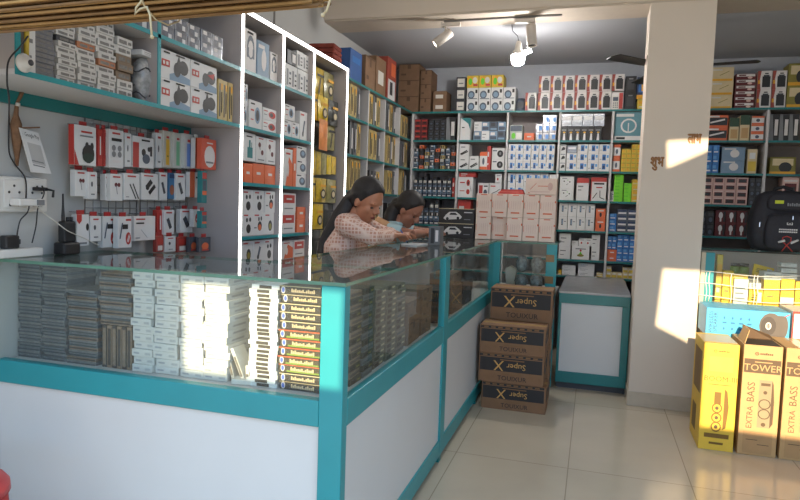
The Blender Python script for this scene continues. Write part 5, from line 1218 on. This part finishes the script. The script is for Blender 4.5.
def woman(J, label, skin, cloth_m, sleeve_len, hair_m, tail, head_yaw, head_pitch, hs=1.0, pants=None):
    root = tag(empty('person', (J['pelvis'][0], J['pelvis'][1], 0)), label, 'person'); off = Vector((J['pelvis'][0], J['pelvis'][1], 0))
    V = lambda k: Vector(J[k])-off
    HM = Matrix.Translation(V('head')) @ Matrix.Rotation(head_yaw, 4, 'Z') @ Matrix.Rotation(head_pitch, 4, 'Y') @ Matrix.Scale(hs, 4)
    b = B(); head_shape(b, skin); xf(b, 0, HM)
    nb = V('neck'); hd = HM @ Vector((-.02, 0, -.06))
    b.tube([nb-Vector((0, 0, .05)), nb, (nb+hd)/2, hd, HM @ Vector((-.015, 0, 0))], [.06, .054, .048, .05, .05], skin, 14)
    up = (V('sr')+V('sl'))/2; fwd = Vector((1, 0, 0)); lat = (V('sl')-V('sr'))/2
    def torso(b, m, g):
        for s in (-.55, 0, .55):
            b.tube([V('pelvis')+lat*s*.8-Vector((0, 0, .05)), V('pelvis')+lat*s*.8, V('waist')+lat*s*.65, V('chest')+lat*s*.85, up+lat*s*.9-Vector((0, 0, .02))], [.075+g, .105+g, .088+g, .098+g, .055+g], m, 14)
        b.tube([V('sr'), up, V('sl')], [.05+g, .06+g, .05+g], m, 12)
    torso(b, skin, -.006)
    for s in ('r', 'l'):
        sh, el, wr = V('s'+s), V('e'+s), V('w'+s)
        b.tube([sh, sh*.5+el*.5, el], [.046, .041, .035], skin, 12); b.tube([el, el*.6+wr*.4, wr], [.036, .033, .024], skin, 12)
        hp = V('h'+s); hand_shape(b, wr, hp-wr, (0.15, 0, -1), 1 if s == 'r' else -1, skin, .34 if s == 'r' else .25)
        hip = V('pelvis')+lat*(-.5 if s == 'r' else .5); kn = Vector((hip.x+.02, hip.y, .46)); an = Vector((hip.x-.02, hip.y, .08))
        b.tube([hip, hip*.5+kn*.5, kn], [.085, .075, .056], skin, 12); b.tube([kn, kn*.6+an*.4, an], [.056, .052, .034], skin, 12)
        b.tube([an, (an.x+.02, an.y, .04), (an.x+.14, an.y, .025), (an.x+.19, an.y, .02)], [.036, .04, .03, .018], skin, 10)
    body = b.build('body', root); fuse(body, .006)
    # kurta: one shell over torso, hips and sleeves
    c = B(); torso(c, cloth_m, .014)
    for s in ('r', 'l'):
        sh, el, wr = V('s'+s), V('e'+s), V('w'+s); t = sleeve_len
        if t <= 1: c.tube([sh, sh*(1-t)+el*t], [.058, .052], cloth_m, 14)
        else:
            k = el*(2-t)+wr*(t-1); c.tube([sh, sh*.5+el*.5, el, (el+k)/2, k], [.066, .062, .054, .046, .042], cloth_m, 14)
    c.lathe([(.17, .30), (.165, .55), (.15, .78), (.13, .9)], cloth_m, c=(0, 0, 0), seg=24)
    g = c.build('kurta', root); fuse(g, .009, 3)
    col_ = B(); col_.tube([nb+Vector((.058*math.cos(a), .062*math.sin(a), .012-.012*math.cos(a))) for a in [2*PI*k/16 for k in range(16)]], .011, cloth_m, 8, closed=True); col_.build('collar', root)
    tr = B()
    for s in (-.5, .5):
        hip = V('pelvis')+lat*s; tr.tube([(hip.x, hip.y, .6), (hip.x+.02, hip.y, .46), (hip.x-.01, hip.y, .12)], [.09, .072, .055], pants or OFFW, 14)
        pass
    tr.build('trousers', root)
    # hair: cap following the skull with a hairline, plus the gathered length
    h = B(); n = len(h.v); vs = []; fs = []; S, Rg = 56, 36
    for i in range(Rg+1):
        th = PI*i/Rg
        for k in range(S):
            a = 2*PI*k/S; x, y, z = math.sin(th)*math.cos(a), math.sin(th)*math.sin(a), math.cos(th)
            front = x*.9+(-z)*.55
            f = (1.09 if z > .2 else 1.06) if front < .42 else max(.80, 1.075-(front-.42)*2.6)
            vs.append((-.014+x*.098*f, y*.078*f*1.02, .034+z*.1*f))
    for i in range(Rg):
        for k in range(S): fs.append((i*S+k, (i+1)*S+k, (i+1)*S+(k+1) % S, i*S+(k+1) % S))
    h.mesh(vs, fs, hair_m, True)
    for s in (-1, 1):
        h.tube([(.05, s*.045, .098), (.02, s*.07, .066), (-.035, s*.075, .02), (-.08, s*.05, -.02)], [.01, .014, .018, .02], hair_m, 8)
    xf(h, 0, HM)
    tp = [HM @ Vector((-.06, 0, .02)), HM @ Vector((-.10, 0, -.02))]+[Vector(p)-off for p in tail[0]]
    h.tube(tp, [.055, .05]+tail[1], hair_m, 12)
    for k in range(5): h.tube([tp[0]+Vector((0, (k-2)*.02, 0)), tp[1]+Vector((-.006, (k-2)*.022, 0))]+[p+Vector((-.004*k % .01, (k-2)*.012, 0)) for p in tp[2:-1]]+[tp[-1]+Vector((.01*(k-2), (k-2)*.008, -.03-.01*(k % 3)))], [.02, .02]+[r*.55 for r in tail[1][:-1]]+[.004], hair_m, 8)
    ho = h.build('hair', root); fuse(ho, .006, 5)
    # face details
    for s in (-1, 1):
        e = B(); e.ball((.0735, s*.032, -.004), .012, BLACK, 10, 8, (.5, 1.15, .42)); xf(e, 0, HM); e.build('eye', root)
        e = B(); e.tube([(.079, s*.016, .021), (.080, s*.032, .026), (.071, s*.05, .02)], [.003, .0035, .002], BLACK, 6); xf(e, 0, HM); e.build('eyebrow', root)
    e = B(); e.ball((.0835, 0, -.061), .014, mat((130, 66, 58), .5), 10, 8, (.42, 1.45, .55)); xf(e, 0, HM); e.build('lips', root)
    return root, HM, off
# pink checked cotton
pk = bpy.data.materials.new('pink_check'); pk.use_nodes = True; nt = pk.node_tree; bs = nt.nodes['Principled BSDF']; bs.inputs['Roughness'].default_value = .85
tc = nt.nodes.new('ShaderNodeTexCoord'); acc = None
for d in ('Z', 'Y', 'X'):
    wv = nt.nodes.new('ShaderNodeTexWave'); wv.bands_direction = d; wv.inputs['Scale'].default_value = 15; wv.inputs['Distortion'].default_value = .6
    nt.links.new(tc.outputs['Object'], wv.inputs['Vector'])
    if acc is None: acc = wv.outputs['Fac']
    else:
        mm = nt.nodes.new('ShaderNodeMath'); mm.operation = 'MAXIMUM'; nt.links.new(acc, mm.inputs[0]); nt.links.new(wv.outputs['Fac'], mm.inputs[1]); acc = mm.outputs[0]
rp = nt.nodes.new('ShaderNodeValToRGB'); rp.color_ramp.elements[0].position = .55; rp.color_ramp.elements[1].position = 1
rp.color_ramp.elements[0].color = rgb((196, 138, 116)); rp.color_ramp.elements[1].color = rgb((226, 196, 178))
nt.links.new(acc, rp.inputs['Fac']); nt.links.new(rp.outputs['Color'], bs.inputs['Base Color'])
HAIR = mat((30, 24, 23), .6, var=.2, scale=60, stretch=(1, 1, .15))
Y1 = 3.62
w1, HM1, off1 = woman(dict(head=(-1.318, Y1, 1.374), neck=(-1.40, Y1, 1.262), chest=(-1.44, Y1, 1.09), waist=(-1.46, Y1, .93), pelvis=(-1.46, Y1, .80), sr=(-1.395, Y1-.165, 1.238), sl=(-1.405, Y1+.16, 1.222),
   er=(-1.205, Y1-.17, 1.168), wr=(-1.155, Y1+.06, 1.172), hr=(-1.135, Y1+.15, 1.17), el=(-1.285, Y1+.20, 1.175), wl=(-1.20, Y1+.28, 1.172), hl=(-1.15, Y1+.35, 1.172)),
   'woman in pink checked shirt writing at the counter, long black hair', mat((176, 118, 88), .5, var=.06, scale=30), pk, 1.75, HAIR,
   ([(-1.475, Y1-.02, 1.28), (-1.555, Y1-.04, 1.12), (-1.585, Y1-.05, .95), (-1.575, Y1-.05, .80)], [.055, .05, .042, .02]), -.32, .46, 1.06)
Y2 = 4.36
w2, HM2, off2 = woman(dict(head=(-1.265, Y2, 1.325), neck=(-1.36, Y2, 1.225), chest=(-1.43, Y2, 1.05), waist=(-1.47, Y2, .92), pelvis=(-1.48, Y2, .79), sr=(-1.37, Y2-.155, 1.18), sl=(-1.37, Y2+.155, 1.18),
   er=(-1.20, Y2-.15, 1.162), wr=(-1.16, Y2+.03, 1.168), hr=(-1.14, Y2+.12, 1.168), el=(-1.22, Y2+.2, 1.165), wl=(-1.17, Y2+.30, 1.168), hl=(-1.13, Y2+.38, 1.168)),
   'woman in pale blue top bending over the counter, dark hair tied back', mat((156, 104, 82), .5, var=.06, scale=30), mat((176, 204, 208), .8, var=.05, scale=20), .6, mat((32, 26, 25), .6, var=.2, scale=50),
   ([(-1.385, Y2-.03, 1.30), (-1.40, Y2-.06, 1.2), (-1.40, Y2-.07, 1.08)], [.05, .045, .02]), -.22, .62, 1.02)
b = B(); 
b.tube([(.16, -.165, 1.11), (.105, -.15, 1.215), (.04, -.12, 1.24), (-.02, -.10, 1.14), (-.05, -.09, .95)], [.025, .034, .04, .035, .03], mat((206, 160, 120), .8, var=.06), 10)
b.build('shoulder_scarf', w2)
# notepad and pen
b = B(); b.box(-.055, .055, -.085, .085, 0, .008, WHITE, .001); b.box(-.055, .055, -.086, -.078, .007, .0085, PALE)
np_ = tag(b.build('notepad', loc=(-1.075, 3.86, ZT+.001), rz=-.15), 'white notepad on counter glass under the writing hand', 'notepad')
b = B()
for k in range(5): b.box(-.04, .02+.006*(k % 3), -.05+.022*k, -.0485+.022*k, .0081, .0084, GREY)
b.build('written_lines', np_)
ht = Vector((-1.108, 3.80, 1.131))
b = B(); b.tube([ht, ht+Vector((-.035, -.03, .075))], .004, mat((60, 90, 160), .3), 8); b.cyl(ht+Vector((.006, .006, -.011)), ht, .0012, BLACK, r2=.004)
tag(b.build('pen'), 'pen held upright in the pink-shirted woman\'s hand', 'pen')
WORLD_STR, SUN_STR, SUN_DX, EXPO = 2.1, 8, .03, .3
# ================================================================= ON THE COUNTERS
o = item('grey_case', 'product_box', .075, .10, .12, (-.965, 3.92, ZT+.001), 0, 'tall grey box standing on counter right of the notepad', 'box')
KIND['toy_car'] = (mat((44, 38, 36), .45), [('p', [(.14, .32), (.2, .22), (.62, .3), (.66, .45), (.6, .6), (.5, .78), (.3, .76), (.2, .55)], PALE), ('p', [(.3, .56), (.34, .7), (.48, .7), (.54, .56)], BLACK), O(.25, .3, .04, .1, BLACK), O(.55, .36, .04, .1, BLACK), R_(.72, .72, .95, .78, PALE), R_(.72, .25, .9, .3, GREY), R_(0, .96, 1, 1, BEIGE)], None)
for j, nm in enumerate(('lower', 'upper')):
    item('toy_car', 'toy_car_box', .29, .20, .118, (-1.06, 5.02, ZT+.001+j*.119), 0, 'black box with white toy car picture, %s of two on counter' % nm, 'box', 'toy car boxes on the counter')
KIND['pink_carton'] = (PEACH, [R_(.3, .93, .7, .97, ORANGE), R_(.22, .16, .78, .22, ORANGE)]+[R_(.1+.14*i, .35, .12+.14*i, .7, PINK) for i in range(6)]+[R_(.04, .4, .07, .65, ORANGE), O(.97, .7, .05, .05, ORANGE)], [R_(.2, .3, .8, .7, PINK)])
x0, x1 = -.905, -.285; w = (x1-x0)/5; h = .182
for i in range(5):
    for j in range(2):
        dy = .06 if (i, j) == (1, 0) else 0
        item('pink_carton', 'pale_carton', w*.97, .2, h*.995, (x0+(i+.5)*w, 5.03+dy, ZT+.002+j*h), 0, 'pale pink upright carton, %s, %s row on end counter' % (colname(i, 5), ('lower', 'upper')[j]), 'carton', 'pale pink cartons on the end counter')
KIND['pink_wide'] = (PEACH, [L(.15, .3, .35, .7, .03, ORANGE), R_(.4, .5, .75, .54, ORANGE), R_(.15, .15, .8, .19, PINK), O(.8, .5, .08, .25, PINK), O(.12, .1, .02, .04, ORANGE)], None)
item('pink_wide', 'pale_carton', .235, .2, .125, (x1-.12, 5.03, ZT+.003+2*h), 0, 'wide pale pink carton lying on top of the upright pink cartons', 'carton')
b = B(); 
for k in range(3): b.box(-.10+.01*k, .10-.006*k, -.06, .06, .012*k, .012*k+.0115, RED if k != 1 else mat((196, 90, 80), .5), .001)
tag(b.build('packet_pile', loc=(-.64, 5.13, ZT+.003+2*h)), 'red flat packets lying on pink cartons left of the wide carton', 'packet')
# ================================================================= BACKPACK ON THE SHOWCASE
BPM = mat((40, 38, 44), .75, var=.12, scale=40); BPD = mat((28, 26, 30), .7)
bp = tag(empty('backpack', (1.245, 5.02, RZ+.002)), 'black backpack standing upright on the yellow-packet showcase', 'backpack')
def rounded(w, d, h, r, m, taper=.9, n=10):
    bm = bmesh.new(); bmesh.ops.create_cube(bm, size=1); bmesh.ops.subdivide_edges(bm, edges=bm.edges[:], cuts=5, use_grid_fill=True)
    for v in bm.verts:
        x, y, z = v.co*2; q = Vector((x, y, z)); e = 5.0
        l = (abs(x)**e+abs(y)**e+abs(z)**e)**(1/e); q = q/l
        t = 1-(1-taper)*max(0, q.z)
        v.co = Vector((q.x*w/2*t, q.y*d/2*(1-.25*max(0, q.z)), (q.z+1)*h/2))
    bm.verts.index_update(); b = B(); b.mesh([v.co.copy() for v in bm.verts], [[v.index for v in f.verts] for f in bm.faces], m, True); bm.free(); return b
rounded(.40, .22, .425, .05, BPM, .82).build('main_body', bp)
q = rounded(.30, .07, .26, .03, BPM, .9).build('front_pocket', bp); q.location = (.025, -.115, .015)
q = rounded(.27, .06, .12, .03, BPM, .85).build('upper_pocket', bp); q.location = (.02, -.095, .285)
b = B(); b.tube([(-.06, 0, .405), (-.05, 0, .438), (0, 0, .452), (.05, 0, .438), (.06, 0, .405)], .012, BPD, 8); b.build('top_handle', bp)
for s in (-1, 1):
    b = B(); b.tube([(s*.09, .08, .40), (s*.12, .14, .33), (s*.13, .155, .2), (s*.13, .13, .06), (s*.14, .1, .02)], .02, BPD, 8); b.build('shoulder_strap', bp)
b = B(); b.tube([(-.125, -.138, .245), (0, -.152, .262), (.15, -.138, .245)], .003, BPD, 6); b.tube([(-.155, -.06, .12), (-.165, -.055, .25), (-.13, -.06, .36), (0, -.08, .40)], .004, BPD, 6); b.build('zip', bp)
b = B(); b.box(-.158, -.150, -.112, -.10, .17, .205, CHROME, .002); b.box(.03, .036, -.156, -.150, .225, .252, CHROME, .001); b.build('zip_pull', bp)
yf = -.1535; pr = B()
pr.box(-.075, -.022, -.131, -.129, .333, .355, mat((190, 200, 40), .6)); 
pr.build('price_sticker', bp)
pr = B()
for i in range(6): pr.box(.0+i*.013, .009+i*.013, -.1312, -.130, .318, .318+(.017 if i % 2 else .021), GREY)
pr.build('lettering', bp)
pr = B(); M_ = .195
pr.box(.0, .034, yf, yf+.002, M_-.004, M_+.0, PALE); pr.box(.0, .004, yf, yf+.002, M_, M_+.012, PALE); pr.box(.03, .034, yf, yf+.002, M_, M_+.012, PALE); pr.face([(.004, yf, M_+.012), (.017, yf, M_+.003), (.03, yf, M_+.012), (.017, yf, M_+.007)], PALE)
for k, (a, c) in enumerate(((-.045, .07), (-.045, .06))): 
    for i in range(9): pr.box(a+i*.0125, a+i*.0125+.0095, yf, yf+.001, .155-.016*k, .164-.016*k, PALE)
pr.build('printed_badge', bp)
pr = B(); RB = mat((190, 60, 50), .5)
pr.tube([(-.02, yf-.001, .012), (.004, yf-.001, .05), (.03, yf-.001, .08), (.03, yf-.001, .105), (.005, yf-.001, .115), (-.02, yf-.001, .105), (-.02, yf-.001, .08), (.01, yf-.001, .05), (.045, yf-.001, .012)], .0035, RB, 6)
pr.tube([(-.045, yf, .072), (-.005, yf, .085)], [.007, .009], PALE, 8); pr.tube([(.03, yf, .07), (.075, yf, .092)], [.009, .007], PALE, 8); pr.build('cable_print', bp)
# ================================================================= STICKERS ON THE PILLAR
STK = mat((142, 92, 34), .45, var=.25, scale=90)
for (px_, py_, s, nm) in ((657, 162, 'शुभ', 'small gold auspicious sticker low on the left side of white pillar'), (694.5, 139, 'लाभ', 'small gold auspicious sticker in the sunlit patch on white pillar')):
    p = atY(px_, py_, YP-.001); b = B()
    for dx, dz in ((0, 0), (.004, .001), (-.004, 0), (0, .004), (.002, -.004)): b.text(s, (dx, -.0001*(dx*1000), dz), (1, 0, 0), (0, 0, 1), .072, STK, width=.082)
    tag(b.build('sticker', loc=(p.x, YP-.0012, p.z)), nm, 'sticker')
# ================================================================= LIGHTS, FAN
tk = tag(empty('light_track', (-.8, 4.86, 2.785)), 'slim dark light track fixed under the beam', 'light track')
b = B(); b.box(-.38, .50, -.010, .010, -.012, -.001, mat((128, 124, 120), .5)); b.build('rail', tk)
LAMPW = mat((206, 196, 186), .4, var=.02); LIT = mat((255, 250, 240), .5, var=0, emit=14)
def spot(px_, py_, d, label, lit):
    p = atZ(px_, py_, 2.76); base = Vector((p.x, 4.86, 2.767)); d = Vector(d).normalized()
    o = tag(empty('spotlight', base), label, 'spotlight')
    b = B(); b.box(-.075, .075, -.018, .018, -.032, -.0005, LAMPW, .003); b.build('track_adapter', o)
    b = B(); c0 = Vector((-.04 if lit else .05, 0, -.10)); b.cyl((c0.x, 0, -.03), c0, .007, LAMPW, seg=10); b.build('arm', o)
    b = B(); a_ = c0-d*.055; e_ = c0+d*.105; b.lathe([(0, 0), (.03, 0), (.036, .006), (.036, .16), (.031, .16), (.029, .150), (0, .150)], LAMPW, c=a_, ax=d, seg=20); b.build('barrel', o)
    b = B(); b.lathe([(0, .1505), (.0285, .1505), (.0285, .152), (0, .153)], LIT if lit else DGREY, c=a_, ax=d, seg=18); b.build('lens', o)
    return o
spot(449, 21, (-.75, -.25, -.62), 'white track spotlight at left, lens glowing', True)
spot(523, 14, (.12, -.12, -.98), 'white track spotlight right above the glowing bulb', False)
bu = atY(518, 57, 5.05)
lb = tag(empty('bulb', bu), 'glowing white bulb hanging below the ceiling', 'bulb')
b = B(); b.lathe([(0, -.062), (.030, -.060), (.047, -.045), (.052, -.01), (.051, .012), (0, .013)], mat((255, 253, 250), .5, var=0, emit=300), seg=24); b.build('globe', lb)
b = B(); b.lathe([(0, .0135), (.0515, .0135), (.047, .035), (.030, .055), (.022, .10), (.016, .12), (0, .122)], IVORY, seg=16); b.build('socket', lb)
b = B(); b.tube([(0, 0, .12), (-.01, 0, .16), (-.05, 0, .2), (-.06, .01, 2.789-bu.z)], .003, DGREY, 6); b.build('cord', lb)
# added fill lamp, out of view: a batten over the front counter
tl = tag(empty('added_fill_light', (-.4, 2.3, 3.099)), 'added unseen batten fill light on the ceiling above the front counter', 'fill light')
b = B(); b.box(-.62, .62, -.035, .035, -.03, 0, IVORY, .004); b.build('housing', tl)
b = B(); b.tube([(-.6, 0, -.05), (.6, 0, -.05)], .018, mat((255, 240, 218), .5, var=0, emit=44), 12); b.build('tube', tl)
for x in (-.605, .605):
    b = B(); b.box(x-.012, x+.012, -.02, .02, -.07, -.028, IVORY, .002); b.build('end_cap', tl)
# small side bulb in the same holder
b = B(); b.tube([(.045, 0, .03), (.10, 0, .045)], [.018, .014], mat((255, 253, 250), .5, var=0, emit=60), 12); b.build('side_globe', lb)
fn = tag(empty('ceiling_fan', (.47, 5.2, 2.74)), 'dark brown ceiling fan half hidden behind the white pillar', 'ceiling fan')
FB = mat((34, 29, 27), .55); fz = -.29
b = B(); b.lathe([(0, -.35), (.05, -.35), (.085, -.32), (.09, -.28), (.06, -.25), (.013, -.24), (.013, .02), (.05, .035), (.05, .048), (0, .048)], FB, seg=24); b.build('motor', fn)
for k in range(3):
    a = math.radians(226.5+120*k); b = B(); M = Matrix.Rotation(a, 4, 'Z')
    b.prism([M @ Vector(p) for p in ((.09, -.025, fz), (.17, -.05, fz-.006), (.585, -.066, fz-.012), (.605, 0, fz-.008), (.585, .066, fz-.002), (.17, .05, fz+.004), (.09, .025, fz))], (0, 0, .006), FB); b.build('blade', fn)
# ================================================================= BAMBOO BLIND, CORDS
BAM = [mat((150, 112, 62), .7, var=.15, scale=30), mat((120, 86, 46), .7, var=.15, scale=30), mat((176, 136, 80), .7, var=.15, scale=30)]
bl = tag(empty('bamboo_blind', (-1.4, 1.30, 1.762)), 'rolled brown bamboo blind across the shop front at top left', 'blind')
b = B(); n = 150; rr = random.Random(5)
for k in range(n):
    a = 2*PI*4*k/n-PI/2; r = .055+.045*k/n
    y, z = r*math.cos(a), .10+r*math.sin(a); dz = .02
    b.tube([(-.75, y, z-.008), (.0, y+rr.uniform(-.002, .002), z+rr.uniform(-.002, .002)), (.80+rr.uniform(-.015, .015), y, z+.012)], .0038, BAM[rr.randrange(3)], 6)
b.build('reed_roll', bl)
b = B()
for k in range(46): b.tube([(-.75, .02, .2+k*.018), (.80, .02, .21+k*.018)], .006, BAM[rr.randrange(3)], 6)
b.build('reed_mat', bl)
CORDM = mat((186, 168, 132), .8, var=.1)
for x in (.40,):
    b = B(); b.tube([(x, .099*math.cos(t), .10+.099*math.sin(t)) for t in [2*PI*k/14 for k in range(14)]], .002, CORDM, 6, closed=True); b.build('tie_cord', bl)
def cordpx(pts, Y, label):
    b = B(); P = [atY(x, y, Y) for x, y in pts]; b.tube(P, .0024, CORDM, 6); e = P[-1]; b.ball(e, .0045, CORDM, 8, 6)
    tag(b.build('pull_cord'), label, 'cord')
cordpx([(142, -6), (141, 2), (136, 8), (135, 14), (140, 9), (147, 7), (150, 15), (151, 26), (152, 37)], 1.19, 'looped cream pull cord dangling from the bamboo blind')
cordpx([(331, -10), (330, 0), (327, 10), (323, 15)], 1.19, 'cream pull cord dangling right of the bamboo blind')
# red plastic stool peeking in at the lower left corner
p = atY(-6, 492, 1.45); b = B()
b.lathe([(.0, .30), (.10, .30), (.135, .292), (.148, .275), (.15, .25), (.143, .25), (.14, .268), (.0, .27)], mat((196, 60, 56), .4), seg=28)
rs_ = tag(b.build('stool', loc=(p.x-.158, 1.45, p.z-.29)), 'red plastic stool at bottom left corner before the counter', 'stool')
for k in range(4):
    a = PI/4+PI/2*k; b = B(); b.tube([(.12*math.cos(a), .12*math.sin(a), .272), (.15*math.cos(a), .15*math.sin(a), -(p.z-.29))], [.02, .016], mat((180, 52, 48), .4), 8); b.build('leg', rs_)
# ================================================================= LIGHT
w = bpy.data.worlds.new('world'); SC.world = w; w.use_nodes = True
bg = w.node_tree.nodes['Background']; bg.inputs['Color'].default_value = (.54, .74, 1.0, 1); bg.inputs['Strength'].default_value = WORLD_STR
# low warm evening sun shining in from the street behind the camera
ELEV, AZ = .28, SUN_DX
sd = bpy.data.lights.new('sun', 'SUN'); sd.energy = SUN_STR; sd.color = (1, .80, .52); sd.angle = math.radians(.16)
so = bpy.data.objects.new('sun', sd); COL.objects.link(so)
so.rotation_euler = Vector((AZ, 1, -ELEV)).to_track_quat('-Z', 'Y').to_euler()
# added unseen sun mask across the street: its gaps shape the sun patches
YF = -9.0
def proj(x, y, z): return (x+AZ*(YF-y), z-ELEV*(YF-y))
holes = []
def hole(pts, y): holes.append([proj(px_, y, pz_) for px_, pz_ in pts])
hole([(-1.37, .775), (-.728, .775), (-.728, 1.125), (-1.37, 1.125)], 1.81)
hole([(.645, .14), (2.2, .11), (2.2, 1.22), (.645, 1.23)], 3.97)
hole([(.47, 1.02), (.67, 1.019), (.67, .48), (.443, .584)], 4.72)
hole([(.446, 1.896), (.72, 1.912), (.72, 1.80), (.459, 1.672)], 4.72)
FX0, FX1, FZ0, FZ1 = -4.5, 5.5, 2.8, 7.0
from mathutils.geometry import tessellate_polygon
def sun_mask(y0, y1):
    b = B(); m = mat((150, 138, 126), .85, var=.08, scale=1)
    # vertical slabs between all hole columns, cut by the holes crossing them
    xs = sorted(set([FX0, FX1]+[p[0] for h in holes for p in h]))
    def cross(h, x):
        zs = []
        for i in range(len(h)):
            a, c = h[i], h[(i+1) % len(h)]
            if abs(a[0]-c[0]) < 1e-9: continue
            t = (x-a[0])/(c[0]-a[0])
            if -1e-9 <= t <= 1+1e-9: zs.append(a[1]+t*(c[1]-a[1]))
        return (min(zs), max(zs)) if zs else None
    for xa, xb in zip(xs[:-1], xs[1:]):
        if xb-xa < 1e-6: continue
        e = (xb-xa)*1e-3; segs = []
        for h in holes:
            pa, pb, pm = cross(h, xa+e), cross(h, xb-e), cross(h, (xa+xb)/2)
            if pm and pa and pb: segs.append((pm[0], pa, pb))
        segs.sort(key=lambda q: q[0])
        za, zb = FZ0, FZ0
        for _, pa, pb in segs+[(0, (FZ1, FZ1), (FZ1, FZ1))]:
            if pa[0]-za > 1e-4 or pb[0]-zb > 1e-4:
                b.prism([(xa, y0, za), (xb, y0, zb), (xb, y0, pb[0]), (xa, y0, pa[0])], (0, y1-y0, 0), m)
            za, zb = max(za, pa[1]), max(zb, pb[1])
    return b.build('sun_mask_across_street')
fo = struct(sun_mask(YF-.15, YF))
for x in (-4.2, 5.2): struct(boxo('sun_mask_post', (x-.15, x+.15, YF-.15, YF, -.12, 2.8), mat((150, 138, 126), .85)))  # posts carrying the added sun mask
struct(boxo('street', (-30, 30, -30, -.6, -.3, -.12), mat((176, 158, 132), .9, var=.1)))
# ------------------------------------------------- view
vs = SC.view_settings; vs.view_transform = 'Standard'; vs.look = 'None'; vs.exposure = EXPO; vs.gamma = 1; vs.use_curve_mapping = False
SC.cycles.transparent_max_bounces = 24; SC.cycles.max_bounces = 8; SC.cycles.sample_clamp_indirect = 4
for k, v in _LAB.items():
    if len(v) > 1: print('DUP LABEL', len(v), k, v[:3])
